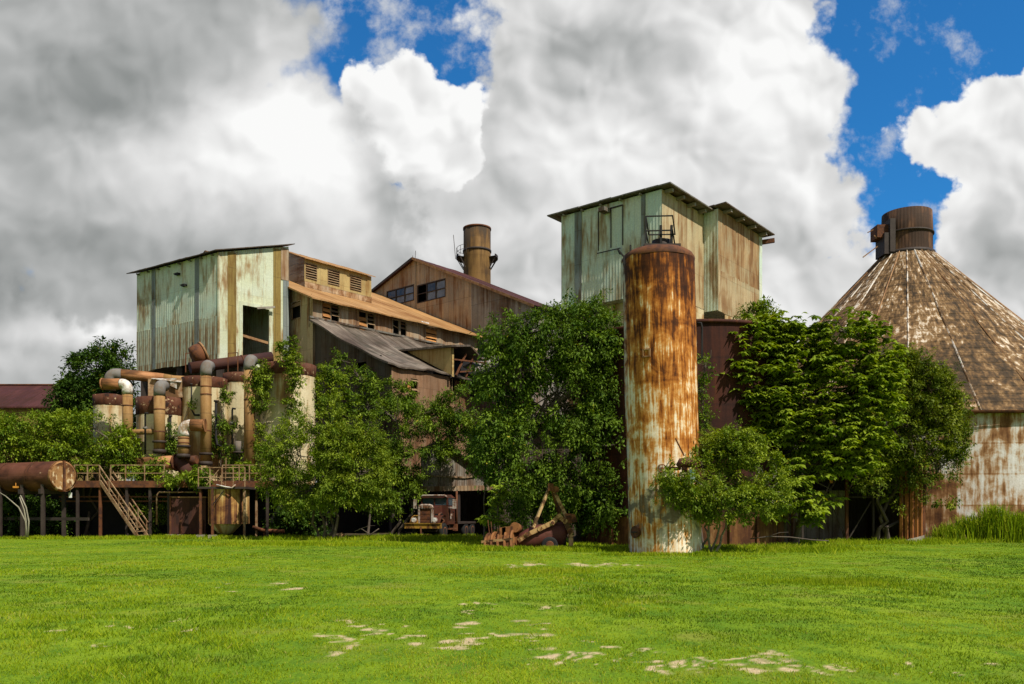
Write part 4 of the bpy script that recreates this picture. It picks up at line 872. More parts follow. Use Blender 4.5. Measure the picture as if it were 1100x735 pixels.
# ================================================================ main green tower over the tank
def tower():
    C=V(PX(711,60.),60.,0); Lp=V(PX(603,65.55),65.55,0)
    d1=(C-Lp).normalized(); d2=V(-d1.y,d1.x,0)
    if d2.y<0: d2=-d2
    f=type('X',(),{})
    q=lambda a,b:C-d1*a+d2*b            # a to the left-back, b to the right-back
    LA=(Lp-C).length; wl=Wall(Lp,C)
    s756=Wall(C,C+d2*20).s(756); 
    K=C+d2*s756; K2=K+d1*1.2; w2=Wall(K2,K2+d2*20); L2=w2.s(818.)
    zb=17.55; zt=PZ(203.3,60.); zt2=25.1
    root=thing('conveyor_tower','tall mint green and brown sheet metal tower above the rust red tank','industrial building',C)
    mb=MB(); wl.panel(mb,0,LA,zb,zt); mb.build('side_wall',M['green_sheet'],root)
    wr=Wall(C,K); mb=MB(); wr.panel(mb,0,s756,zb-.1,zt); mb.build('front_wall',M['tan_sheet'],root)
    ws=Wall(K,K2); mb=MB(); ws.panel(mb,0,ws.L,zb-.25,zt2); mb.build('return_wall',M['green_sheet'],root)
    mb=MB(); w2.panel(mb,0,L2,zb-.25,zt2); mb.build('bay_wall',M['bay_brown'],root)
    E=K2+d2*L2; Bk=Lp+d2*(s756+L2)
    mb=MB()
    for a,b in ((E,E-d1*(LA+1.2)),(E-d1*(LA+1.2),Lp)): Wall(a,b).panel(mb,0,(b-a).length,zb,zt)
    mb.face([V(p.x,p.y,zb-.02) for p in (Lp,C,K,K2,E,Bk)]); mb.build('rear_wall',M['green_sheet'],root)
    zs=w2.z(779.6,293.8); mb=MB(); n=9
    for i in range(n):
        a,b=L2*i/n,L2*(i+1)/n+.03; w2.block(mb,a,min(b,w2.s(815)),zb-.3+.05*math.sin(i*5.),zs+.04*math.sin(i*2.7),.022+.006*(i%2),.02)
    mb.build('lower_sheeting',M['tan_sheet'],root)
    mb=MB(); wl.block(mb,wl.s(617.5),wl.s(625),zb+.3,zt-.02,.05,.045); mb.build('wall_strip',M['grey_strip'],root)
    mb=MB(); wl.block(mb,wl.s(689),wl.s(693.5),zb+.3,zt-.02,.05,.045); mb.build('wall_strip',M['grey_strip'],root)
    mb=MB(); w2.block(mb,w2.s(815),L2,zb-.25,zt2,.06,.05); mb.build('wall_strip',M['green_sheet'],root)
    # outlined hatch with its rail and lamp
    mb=MB(); a,b,c=wl.s(643.),wl.s(656.5),wl.s(669.2); z1=wl.z(643,269.5); z2=wl.z(656,224.)
    for s in (a,b,c): wl.block(mb,s-.035,s+.035,z1,z2 ,.06,.06)
    wl.block(mb,a,c,z2-.05,z2+.05,.06,.06); h=mb.build('hatch',M['steel_dark'],root)
    mb=MB(); mb.bar(wl.pt(a,z1-.25,.2),wl.pt(wl.s(668),z1-.25,.2),.06); mb.bar(wl.pt(wl.s(665),z1-.25,.2),wl.pt(wl.s(669),z1-.75,.35),.1); mb.build('hatch_rail',M['black'],h)
    mb=MB(); s=wl.s(652.5); mb.box(wl.pt(s,z2-.2,.45),wl.d*.28,wl.n*.4,V(0,0,.14)); mb.build('hatch_lamp',M['eave'],h)
    # roofs with eave beams
    o=1.0
    mats_used=[1]
    def roof(pts,zs,nm='roof'):
        mb=MB(); qd=[V(p.x,p.y,z) for p,z in zip(pts,zs)]; sheet_roof(mb,*qd,.09,.95,.06,len(mats_used)); mats_used.append(1); mb.build(nm,M['eave'],root)
    roof([Lp-d1*1.0-d2*.45,C+d1*.85-d2*.45,C+d1*.85+d2*(s756+.3),Lp-d1*1.0+d2*(s756+.3)],[zt+.20]*4)
    roof([K-d1*9+d2*.02,K2+d1*.8-d2*.45,K2+d1*.8+d2*(L2+.8),K-d1*9+d2*(L2+.8)],[zt2+.20,zt2+.20,zt2+.24,zt2+.24])
    rf=lambda m:m.build('rafter_end',M['concrete'],root)
    for s in np.arange(.5,s756,1.75): mb=MB(); mb.bar(wr.pt(s,zt-.08,-.3),wr.pt(s,zt-.06,.62),.26,.22); rf(mb)
    for s in np.arange(1.,L2,2.3): mb=MB(); mb.bar(w2.pt(s,zt2-.05,-.3),w2.pt(s,zt2-.02,.66),.26,.22); rf(mb)
    for s in np.arange(.4,LA,1.7): mb=MB(); mb.bar(wl.pt(s,zt-.06,-.3),wl.pt(s,zt-.04,.35),.10,.12); rf(mb)
    mb=MB(); mb.bar(E+V(0,0,zt2-.45)-d1*.2+d2*.1,E+V(0,0,zt2-.35)+d1*.9+d2*.6,.3,.34); mb.build('gutter',M['rust'],root)
    # concrete piers and lower storey
    for a in (9.2,6.1,2.2):
        p=q(a,.35); mb=MB(); mb.box(V(p.x,p.y,zb/2),d1*.35,d2*.35,V(0,0,zb/2)); mb.build('pier',M['concrete'],root)
    mb=MB(); lw=Wall(Lp+d2*1.,C+d2*1.); lw.panel(mb,0,LA,0,zb); Wall(C+d2*1,K).panel(mb,0,s756-1,0,zb); Wall(K2,E).panel(mb,1.2,L2,0,zb-.25); mb.build('lower_wall',M['cream'],root)
tower()
# ================================================================ big rust red tank below the tower
def big_tank():
    cx,cy,R=PX(736,48.5),48.5,6.; zt=PZ(343,42.5)
    root=thing('riveted_tank','broad dark rust red cylindrical tank at the foot of the green tower','tank',(cx,cy,0))
    mb=MB(); mb.lathe(cx,cy,[(R,1.5),(R,zt)],72); mb.build('shell',M['tank_rust'],root)
    mb=MB(); mb.lathe(cx,cy,[(R+.02,-.1),(R+.02,1.5)],72); mb.build('skirt',M['tank_skirt'],root)
    mb=MB(); mb.lathe(cx,cy,[(R,zt-.18),(R+.1,zt-.18),(R+.1,zt),(R,zt+.001),(0,zt+.9)],72); mb.build('roof',M['tank_rust'],root)
    for k in range(12):
        mb=MB(); a=R_(190+k*15); p=V(cx+(R+.12)*math.cos(a),cy+(R+.12)*math.sin(a),0); mb.bar(p,p+V(0,0,1.2+.5*((k*7)%5)/2),.08,.12); mb.build('stiffener',M['rust'],root)
big_tank()
# ================================================================ tall rusted silo
def silo():
    Y=36.4; R=1.555; tilt=-.026; cx=PX(714.8,Y); zt=PZ(276,Y-.5); T=lambda z:tilt*z
    root=thing('rusted_silo','tall slim rust streaked cream silo with railing on its domed top','silo',(cx,Y,0))
    wb=lambda t,z:.012*math.sin(3*t+z*.7)+.008*math.sin(7*t-z)
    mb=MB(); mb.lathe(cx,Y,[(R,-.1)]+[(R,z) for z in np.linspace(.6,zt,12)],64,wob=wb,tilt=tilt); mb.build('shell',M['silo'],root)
    mb=MB(); mb.lathe(cx,Y,[(R+.01,zt-.1),(R+.025,zt),(R*.96,zt+.16),(R*.82,zt+.30),(R*.55,zt+.42),(R*.25,zt+.48),(0,zt+.50)],64,tilt=tilt); mb.build('dome',M['rust'],root)
    tx=cx+T(zt); zd=zt+.40
    mb=MB(); mb.abox(tx-.95+.25,tx+.95-.1,Y-.75,Y+.6,zd,zd+.10); mb.lathe(tx+.15,Y-.05,[(.42,zd+.1),(.42,zd+.42),(.0,zd+.5)],16); mb.build('hatch_deck',M['steel_dark'],root)
    mb=MB(); x0,x1=tx-.62,tx+.52
    for x in (x0,x1):
        mb.bar(V(x,Y-.65,zd+1.28),V(x+.20,Y-.15,zd+.66),.05); mb.bar(V(x,Y-.65,zd+.66),V(x+.22,Y-.15,zd+.04),.05)
    mb.bar(V(x0,Y-.65,zd),V(x0,Y-.65,zd+1.28),.055)
    for h in (.66,1.28): mb.bar(V(x0,Y-.65,zd+h),V(x1+.02,Y-.65,zd+h+.03),.05)
    mb.bar(V(x0+.2,Y-.15,zd+.66),V(x1+.2,Y-.15,zd+.68),.045)
    mb.bar(V(tx+.04,Y-.5,zd),V(tx+.04,Y-.5,zd+.95),.10); mb.bar(V(tx+.50,Y-.5,zd),V(tx+.5,Y-.5,zd+.95),.10)
    mb.build('railing',M['black'],root)
    mb=MB(); a=R_(208); p=V(cx+T(zt)+(R-.1)*math.cos(a),Y+(R-.1)*math.sin(a),zt); mb.bar(p,p+V(0,0,.45),.07); p2=p+V(-.28,0,-.05); mb.bar(p2,p2+V(-.0,0,-.35),.08); mb.bar(p2,p2+V(-.3,0,.35),.06); mb.build('vent_stub',M['black'],root)
    mb=MB(); tx2=cx+T(9)+R; mb.tube([V(tx2,Y-.2,9.9),V(tx2+.18,Y-.2,9.9),V(tx2+.22,Y-.2,9.7),V(tx2+.22,Y-.2,8.4),V(tx2,Y-.2,8.3)],.05,6); mb.build('side_pipe',M['black'],root)
    def on(px,z):
        s=(px-HX)/F; x=PX(px,Y-R*.9); k=(x-(cx+T(z)))/R; k=max(-.99,min(.99,k)); y=Y-R*math.sqrt(1-k*k); return V(cx+T(z)+k*R,y,z),V(k,-math.sqrt(1-k*k),0)
    p,n=on(695,PZ(379,35)); t=V(-n.y,n.x,0); mb=MB()
    for a,b in ((-.14,0),(.14,0),(0,-.15),(0,.15)): mb.box(p+n*.03+t*a+V(0,0,b),t*(.03 if a else .16),n*.03,V(0,0,.17 if a else .03))
    mb.build('name_plate',M['rust_light'],root)
    p,n=on(687.,PZ(572,35)); mb=MB(); mb.cyl(p-n*.05,p+n*.13,.21,20); mb.cyl(p+n*.13,p+n*.17,.26,20); mh=mb.build('manhole',M['rust'],root)
    mb=MB(); t=V(-n.y,n.x,0); mb.bar(p+n*.2-t*.17,p+n*.2+t*.17,.05); mb.build('handle',M['steel_dark'],mh)
    p,n=on(711,PZ(504,35)); t=V(-n.y,n.x,0); mb=MB(); mb.cyl(p,p+n*.5,.06,8); c=p+n*.5
    ring=[c+t*.16*math.cos(k*math.pi/6)+V(0,0,.16)*math.sin(k*math.pi/6) for k in range(13)]; mb.tube(ring,.025,6,caps=False); mb.bar(ring[0],ring[6],.03); mb.bar(ring[3],ring[9],.03)
    mb.cyl(p+n*.2+t*.2,p+n*.2+t*.75,.07,8); mb.build('valve_wheel',M['wreck_rust'],root)
silo()
# ================================================================ conical-roofed store on the right
def cone_store():
    cx,cy,R=PX(974,78.),78.,18.; He=9.03; Hc=PZ(268,75.9); rc=2.2
    root=thing('conical_store','huge round store with patchy rusted conical roof and capped top','silo',(cx,cy,0))
    wb=lambda t,z:.05*math.sin(5*t+z)+.04*math.sin(13*t)
    mb=MB(); mb.lathe(cx,cy,[(R-.45,-.1)]+[(R-.45,z) for z in np.linspace(1.5,He,6)],110); mb.build('wall',M['cone_wall'],root)
    NS=24
    mb=MB(); n=24
    prof=[(R+(rc-R)*i/n,He+(Hc-He)*i/n) for i in range(n+1)]
    # each ring of plates laps the one below
    pr=[]
    for i,(a,b) in enumerate(zip(prof,prof[1:])): pr+= [(a[0]+.05,a[1]+.035),(b[0]+.05,b[1]+.0)]
    mb.lathe(cx,cy,pr,144,smooth=False,wob=lambda t,z:.04*math.sin(11*t+z*1.3)+.03*math.sin(29*t+z)); mb.build('roof',M['cone_roof'],root)
    for k in range(NS):
        a=2*math.pi*(k+.35)/NS; c,s=math.cos(a),math.sin(a)
        if s>.75: continue
        pts=[V(cx+(R+(rc-R)*t+.05)*c,cy+(R+(rc-R)*t+.05)*s,He+(Hc-He)*t+.06) for t in np.linspace(0,1,14)]
        mb=MB(); mb.tube(pts,[.065]*14,4,smooth=False); mb.build('rib',M['rib_white'] if k%3 else M['rust_light'],root)
    mb=MB(); mb.lathe(cx,cy,[(R-.45,He-.02),(R+.02,He-.02),(R+.05,He+.06)],110); mb.lathe(cx,cy,[(R-.02,He-.18),(R+.07,He-.18),(R+.07,He+.05)],110); mb.build('eave',M['rust'],root)
    zt=PZ(221,75.8); zm=PZ(245,75.8)
    mb=MB(); mb.lathe(cx,cy,[(rc+.15,Hc-.3),(rc,Hc+.1),(rc,zm)],40); mb.lathe(cx,cy,[(rc+.03,zm),(rc-.05,zt),(rc-.25,zt),(rc-.3,zt-2)],40); mb.lathe(cx,cy,[(0,zm),(rc-.25,zm)],40); cap=mb.build('cap',M['cap_rust'],root)
    mb=MB(); mb.lathe(cx,cy,[(rc,zm-.1),(rc+.12,zm-.08),(rc+.12,zm+.06),(rc,zm+.1)],40); mb.lathe(cx,cy,[(rc+.1,Hc-.2),(rc+.25,Hc-.15),(rc+.2,Hc+.15),(rc,Hc+.2)],40); mb.build('cap_band',M['steel_dark'],cap)
    bx=lambda a,b,y0,y1,t,bt,m,nm:(lambda q:(q.abox(PX(a,cy),PX(b,cy),cy+y0,cy+y1,PZ(bt,75.8),PZ(t,75.8)),q.build(nm,M[m],cap)))(MB())
    bx(936.5,949,-1.2,.3,237,251,'rust','side_box'); bx(942.5,953,-1.5,.4,247,270,'steel_dark','side_box'); bx(948.,953.6,-1.6,.5,232,268,'steel_dark','side_box')
    mb=MB(); mb.bar(P(927,276.5,cy-1),P(943,264.5,cy-1),.1); mb.bar(P(932,250,cy-1),P(938,247,cy-1),.08); mb.bar(P(939,253,cy-1),P(942,256,cy-1),.12); mb.build('bent_rod',M['rust_light'],cap)
M['rib_white']=layered('rib_white',[(0.,(.05,.03,.015)),(.42,(.16,.09,.04)),(.52,(.40,.30,.2)),(.62,(.66,.60,.52)),(1.,(.74,.7,.64))],su=(1.,1.2),sm=(1.,.5),blot=1.4,big=.25,gain=3.)
cone_store()
# ================================================================ process deck, tanks and ducts on the left
ZD=3.85
def arc(p,d0,d1,r,n=6):                  # quarter bend starting at p heading d0, leaving along d1
    p=Vector(p); d0=Vector(d0).normalized(); d1=Vector(d1).normalized(); c=p+d1*r
    return [c-d1*r*math.cos(t)+d0*r*math.sin(t) for t in np.linspace(0,math.pi/2,n)]
def deck():
    root=thing('process_deck','long rusty steel deck on posts with pipe railings','platform',(PX(190,57),57,0))
    x0,x1=PX(60,57),PX(300,57)
    mb=MB(); mb.abox(x0,x1,57.,66.,ZD-.12,ZD); mb.build('deck_plate',M['rust'],root)
    mb=MB(); mb.abox(x0,x1,56.96,57.06,ZD-.42,ZD+.03); mb.bar(V(x0,57.6,ZD-1.35),V(PX(215,57),57.6,ZD-1.35),.10); mb.bar(V(x0,57.4,ZD-1.05),V(PX(215,57),57.4,ZD-1.05),.09); mb.build('edge_beam',M['rust'],root)
    for px in (83,107.5,136,161,181,216,246,287):
        mb=MB(); x=PX(px,57.1); mb.bar(V(x,57.15,-.1),V(x,57.15,ZD-.1),.16); mb.build('post',M['rust'] if px in (107.5,216) else M['steel_dark'],root)
    for px in (75,120,170,225,280):
        mb=MB(); x=PX(px,63); mb.bar(V(x,63,-.1),V(x,63,ZD-.1),.2); mb.build('post',M['steel_dark'],root)
    for a,b,ps in ((119,178,(119,135,155.4,176.5)),(239,300,(239,257,268,280,287,299)),(80,107,(80,94,107))):
        mb=MB(); y=57.02
        for p in ps: mb.bar(V(PX(p,y),y,ZD),V(PX(p,y),y,ZD+1.1),.06)
        for h in (.55,1.1): mb.bar(V(PX(a,y),y,ZD+h),V(PX(b,y),y,ZD+h),.055)
        mb.build('railing',M['rail'],root)
    mb=MB(); x=PX(168.5,56.9); mb.tube([V(PX(215,56.9),56.9,ZD-.75),V(x+.15,56.9,ZD-.75),V(x,56.9,ZD-.95),V(x,56.9,.9)],.06,6); mb.build('drain_pipe',M['rail'],root)
    mb=MB(); Wall((x0-9,59.7),(PX(350,59.7),59.7)).panel(mb,0,PX(350,59.7)-x0+9,0,ZD-.15); mb.build('shade_sheet',M['black'],root)  # black sheet added to stand for the deep shade under the deck
    mb=MB()
    for a,b in ((120,150),(195,180),(262,244)): mb.bar(V(PX(a,62),62,.1),V(PX(b,62),62,ZD-.2),.12)
    mb.build('brace',M['steel_dark'],root)
deck()
def stairs():
    a0=V(PX(107.3,57),57,ZD); b0=V(PX(148.5,55.6),55.6,.05); off=V(.10,1.25,0)
    root=thing('steel_staircase','rusty steel staircase with handrails climbing to the process deck','staircase',(b0.x,b0.y,0))
    for k,o in enumerate((V(0,0,0),off)):
        mb=MB(); mb.bar(a0+o,b0+o,.07,.24); mb.build('stringer',M['rail'],root)
        mb=MB(); h=V(0,0,1.0)
        mb.bar(a0+o+h,b0+o+h,.06); mb.bar(a0+o+h*.5,b0+o+h*.5,.05)
        for t in (.0,.25,.5,.75,.97): p=(a0+o).lerp(b0+o,t); mb.bar(p,p+h,.06)
        mb.build('handrail',M['rail'],root)
    for i in range(14):
        t=(i+.5)/14; p=a0.lerp(b0,t); mb=MB(); mb.box(p+off*.5,off*.5,V(.13,-.02,0),V(0,0,.02)); mb.build('tread',M['rail'],root)
stairs()
def left_boiler():
    Y=55.; n=V(.908,-.42,0); c=P(67.5,511.5,Y); R=.99
    root=thing('rusty_boiler','rusty horizontal cylinder with flaking end plate lying on a steel stand','tank',(c.x,c.y,0))
    mb=MB(); mb.tube([c-n*9,c-n*6,c-n*3,c],R,40,False); mb.build('shell',M['duct_copper_dark'],root)
    for d in (2.1,2.35,5.): mb=MB(); mb.tube([c-n*(d+.06),c-n*d],R+.04,40,False); mb.build('hoop',M['rust'],root)
    mb=MB(); mb.tube([c-n*.06,c+n*.04],R+.04,40,False); mb.tube([c+n*.0,c+n*.05],[R+.04,R*.9],40); mb.build('end_plate',M['end_plate'],root)
    t=V(-n.y,n.x,0); mb=MB(); mb.box(c+n*.09+t*.02,t*.07,n*.07,V(0,0,R*1.02)); mb.build('end_bar',M['rust'],root)
    for d in (.9,2.9,5.2):
        mb=MB()
        for k in (-.75,.75): mb.bar(c-n*d+t*k+V(0,0,-c.z-.1),c-n*d+t*k+V(0,0,-.55),.2)
        mb.bar(c-n*d-t*1.,c-n*d+t*1.+V(0,0,0)-V(0,0,0),.01); mb.box(c-n*d+V(0,0,-R-.02),t*1.,n*.12,V(0,0,.16)); mb.build('stand_leg',M['steel_dark'],root)
    mb=MB(); mb.bar(V(c.x-7,c.y+3.2,1.3),V(c.x+2,c.y-.6,1.3),.12,.2); mb.build('stand_beam',M['steel_dark'],root)
M['duct_copper_dark']=weathered('boiler_rust',(.20,.075,.04),(.15,.055,.035),(.10,.035,.018),(.035,.016,.012),.52,(1.6,9.),0,(2.,.7),soft=.2,var=.2,seam=.4,white=((.5,.34,.2),.84))
M['end_plate']=weathered('end_plate',(.36,.19,.075),(.24,.10,.035),(.16,.06,.02),(.05,.02,.012),.55,None,0,(2.6,2.6),.9,.14,white=((.62,.47,.28),.72))
left_boiler()
def cream_tank(px0,px1,top,Y,label,band=('flake_rust',.7),zb=0.,seams=1):
    cx=(PX(px0,Y)+PX(px1,Y))/2; R=(px1-px0)/2/F*Y; z=PZ(top,Y-R)
    root=thing('cream_tank',label,'tank',(cx,Y,zb),'cream tanks behind the process deck')
    mb=MB(); mb.lathe(cx,Y,[(R,zb),(R,z)],44); mb.build('shell',M['cream'],root)
    mb=MB(); h=band[1]; wob=lambda t,zz:.02*math.sin(9*t)*math.sin(5*t+2)
    mb.lathe(cx,Y,[(R,z-.05),(R+.03,z-.02),(R+.025,z+h*.5),(R+.04,z+h),(R,z+h),(0,z+h+.25)],48,wob=wob); mb.build('rust_band',M[band[0]],root)
    if seams:
        mb=MB()
        for k in range(seams):
            zz=z-(z-zb)*(.30+.33*k); mb.lathe(cx,Y,[(R,zz-.05),(R+.03,zz-.03),(R+.03,zz+.03),(R,zz+.05)],44)
        mb.build('seam',M['cream'],root)
    return root
cream_tank(102,134,434,63.,'small cream tank half hidden by trees beside the white elbow duct',('flake_rust',.75))
cream_tank(148.5,197,444,62.,'low cream tank under a dark flaking band between two tan ducts',('flake_rust',1.25),seams=2)
cream_tank(197,243,414.5,62.5,'cream tank with black flaking rim behind the tallest tan duct',('flake_rust',.75),seams=1)
cream_tank(241,285,409.5,64.,'narrow cream tank with rust stripe and climbing plants in front',('flake_rust',.7),seams=1)
cream_tank(281,338.5,400.5,62.,'widest cream tank overgrown by a hanging vine',('flake_rust',.85),seams=1)
def duct(px,w,top,bot,Y,label,head='duct_grey',hd=V(0,1,0),hlen=1.2,flange=True,bands=(),parts=None,hr=None,hbody=None,hbl=0):
    x=PX(px,Y); r=w/2/F*Y; z1=PZ(top,Y); z0=PZ(bot,Y)
    root=thing('duct_pipe',label,'duct',(x,Y,z0),'tan ducts rising from the process deck')
    zr=z1-r*2.0
    mb=MB(); mb.cyl(V(x,Y,z0),V(x,Y,zr),r,28); mb.build('pipe',M['duct_tan'],root)
    mb=MB(); pts=[V(x,Y,zr-.35),V(x,Y,zr-.02)]+arc(V(x,Y,zr),V(0,0,1),hd,r*1.15,8); pts.append(pts[-1]+Vector(hd).normalized()*hlen*.3)
    mb.tube(pts,r*1.06,24); mb.build('elbow',M[head],root)
    if hbody:
        mb=MB(); e=pts[-1]; mb.tube([e,e+Vector(hd).normalized()*hbl],r*1.12,24); mb.tube([e+Vector(hd).normalized()*(hbl-.1),e+Vector(hd).normalized()*hbl],r*1.25,24); mb.build('branch',M[hbody],root)
    mb=MB()
    for b in bands: zz=PZ(b,Y); mb.lathe(x,Y,[(r,zz-.05),(r+.02,zz-.03),(r+.02,zz+.03),(r,zz+.05)],28)
    if bands: mb.build('band',M['rust'],root)
    if flange:
        mb=MB(); mb.lathe(x,Y,[(r*.9,z0+.9),(r*1.25,z0+.88),(r*1.25,z0+.74),(r*.85,z0+.7),(r*.8,z0+.3),(r*1.2,z0+.25),(r*1.2,z0),(r*.5,z0)],24); mb.build('flange',M['steel_dark'],root)
    return root
duct(137,10.5,408,485,60.,'tan duct with white elbow feeding a rusty branch at upper left','duct_white',V(-1,.05,0),.3,bands=(436,),hbody='duct_copper',hbl=1.35,flange=False)
duct(171.3,11.5,408.5,487,59.5,'tan duct with grey domed head left of the white sheeted box','duct_grey',V(.05,1,0),1.,bands=(440,464))
duct(221.3,11.5,387,500,59.5,'tallest tan duct with grey domed head in front of the dark pipe','duct_grey',V(.0,1,0),1.,bands=(415.5,424,463))
duct(268,11.5,381,512,59.5,'tan duct with grey domed head beside the hanging vine','duct_grey',V(0,1,0),1.,bands=(430,),flange=False)
duct(197.2,11.5,452,492,58.6,'short tan duct with silver elbow joining a copper coloured branch','duct_white',V(1,.1,0),.2,bands=(471,476),hbody='duct_copper',hbl=1.0)
def h_pipe(name,label,cat,pts,r,mat,parts=(),group=None):
    root=thing(name,label,cat,pts[0],group)
    mb=MB(); mb.tube(pts,r,24); mb.build('pipe',M[mat],root)
    for nm,mt,ps,rr in parts:
        mb=MB(); mb.tube(ps,rr,24); mb.build(nm,M[mt],root)
    return root
# big dark header pipe over the tanks
a=P(204,395.5,64.5); b=P(292,383.5,68.); d=(b-a).normalized()
root=h_pipe('header_pipe','thick dark maroon header pipe running over the cream tanks','pipe',[a,a.lerp(b,.3),a.lerp(b,.6),b],[.44,.44,.43,.42],'duct_dark',
    [('band','rust',[a.lerp(b,.20),a.lerp(b,.215)],.48),('band','rust',[a.lerp(b,.62),a.lerp(b,.635)],.48)])
for px0,px1 in ((199.5,208),(245,255.5)):
    mb=MB(); p=P(px0,393,64.2); q=P(px1,392,65.4); h=V(0,0,.95)
    for r in (p,q): mb.bar(r-V(0,0,.5),r+h,.06)
    mb.bar(p+h,q+h,.06); mb.build('guard_rail',M['rust'],root)
# tilted drum with open mouth
c=P(213,381,65.5); n=V(.74,.42,.42).normalized()
root=thing('rusty_drum','round rusted drum tilted up on the dark header pipe','drum',c-V(0,0,.8))
mb=MB(); mb.tube([c-n*.55,c-n*.45,c-n*.1,c+n*.42],[.45,.74,.80,.80],32); mb.build('shell',M['rust'],root)
mb=MB(); mb.tube([c+n*.36,c+n*.50],.87,32); mb.tube([c+n*.5,c+n*.56],.60,24); mb.build('rim',M['rust_light'],root)
mb=MB(); p=P(207,390,65.5); mb.bar(p-V(0,0,.4),p+V(0,0,1.6),.07); mb.build('rod',M['black'],root)
# upper left pipe running back to the hopper house
a=P(118,412,62.5)
e=arc(P(118.5,406,62.5)-V(0,0,.1),V(0,0,1),V(1,.25,-.06),.42,7)
root=h_pipe('flue_pipe','rust orange flue pipe with grey elbow running to the hopper house','pipe',[e[-1],e[-1]+V(1.3,.33,-.05),e[-1]+V(3.2,.85,-.18)],[.40,.40,.36],'duct_copper',
    [('elbow','duct_grey',[a-V(0,0,.5)]+e+[e[-1]+V(.35,.09,0)],.42),('reducer','duct_tan',[e[-1]+V(3.15,.84,-.18),e[-1]+V(3.9,1.0,-.2),e[-1]+V(5.0,1.3,-.2)],[.36,.27,.25])])
for pts,r,lab,m in (([P(128,464.5,60.3),P(146,464.3,60.),P(167,463.6,59.7)],.20,'thin tan cross pipe joining two tan ducts','duct_tan'),):
    h_pipe('cross_pipe',lab,'pipe',pts,r,m)
# ragged white sheeted box behind the second duct
root=thing('sheeted_box','peeling white and brown sheet box behind the grey domed duct','box',P(178,425,61.5))
mb=MB(); x0,x1=PX(159,61.5),PX(197,61.5); z0,z1=PZ(427,61.5),PZ(407,61.5); mb.abox(x0,x1,61.5,63.2,z0,z1); mb.build('body',M['flash'],root)
mb=MB(); mb.slab([V(x0+.3,61.3,z1+.02),V(x1-.1,61.2,z1-.25),V(x1-.2,62.6,z1+.15),V(x0+.3,62.6,z1+.2)],.05); mb.slab([V(PX(183,61.3),61.3,z1-.55),V(PX(190,61.3),61.3,z1-.75),V(PX(190,61.3),61.25,z1+.02),V(PX(183,61.3),61.3,z1+.02)],.04); mb.build('loose_sheet',M['duct_white'],root)
# low duct lying on the deck
a=P(146,499.5,60); b=P(189,497,59.2)
root=h_pipe('deck_duct','orange rusted duct lying on the deck with dark flanged end','duct',[a,a.lerp(b,.5),b],.52,'duct_copper',
   [('flange','rust',[b,b+V(.12,-.03,0)],.62),('outlet','duct_dark',[b+V(.1,0,.05),b+V(.55,-.1,.0),b+V(.75,-.15,-.5),b+V(.8,-.15,-1.0)],[.50,.52,.50,.48]),('outlet','rust',[b+V(.75,-.1,.15),b+V(1.55,-.2,.2)],.30)])
for pts,r,lab,m in (([P(232,430,60.6),P(232,470,60.6),P(233.5,478,60.4),P(240,480,60.2)],.09,'thin dark bent pipe left of the narrow cream tank','black'),
                    ([P(243,486,60.),P(262,485.5,59.9)],.13,'short rusty cross pipe low in front of the narrow cream tank','rust'),
                    ([P(148,470,60.8),P(148,486,60.8)],.22,'stubby dark upright pipe beside the low cream tank','steel_dark'),
                    ([P(183,446,60.6),P(183,480,60.6),P(187,486,60.4)],.08,'thin black bent pipe on the low cream tank','black'),
                    ([P(206,412,61.),P(206,440,61.),P(209,446,60.9),P(214,446,60.7)],.07,'thin black pipe running down the cream tank behind the tallest duct','black'),
                    ([P(256,487,59.3),P(256,474,59.3)],.20,'stubby grey upright pipe with flange beside the hopper railing','duct_grey')):
    h_pipe('small_pipe',lab,'pipe',pts,r,m,[('flange','steel_dark',[pts[0],pts[0]+(pts[1]-pts[0]).normalized()*.12],r*1.7)])
# small upright pipes and valves standing between the tanks
for px,t,bt,Y,lab in ((156,446,488,59.,'thin black standpipe with bent top left of the low cream tank'),(249.5,441,492,60.,'thin black standpipe with hooked top in front of the narrow tank')):
    root=thing('standpipe',lab,'pipe',P(px,bt,Y),'thin standpipes'); mb=MB(); p=P(px,bt,Y); q=P(px,t,Y)
    mb.tube([p,q,q+V(.05,-.05,.14),q+V(.25,-.1,.1)],.07,8); mb.build('pipe',M['black'],root)
    mb=MB(); mb.cyl(q-V(.14,0,.9),q+V(.14,0,-.9),.1,10); mb.build('valve',M['duct_grey'],root)
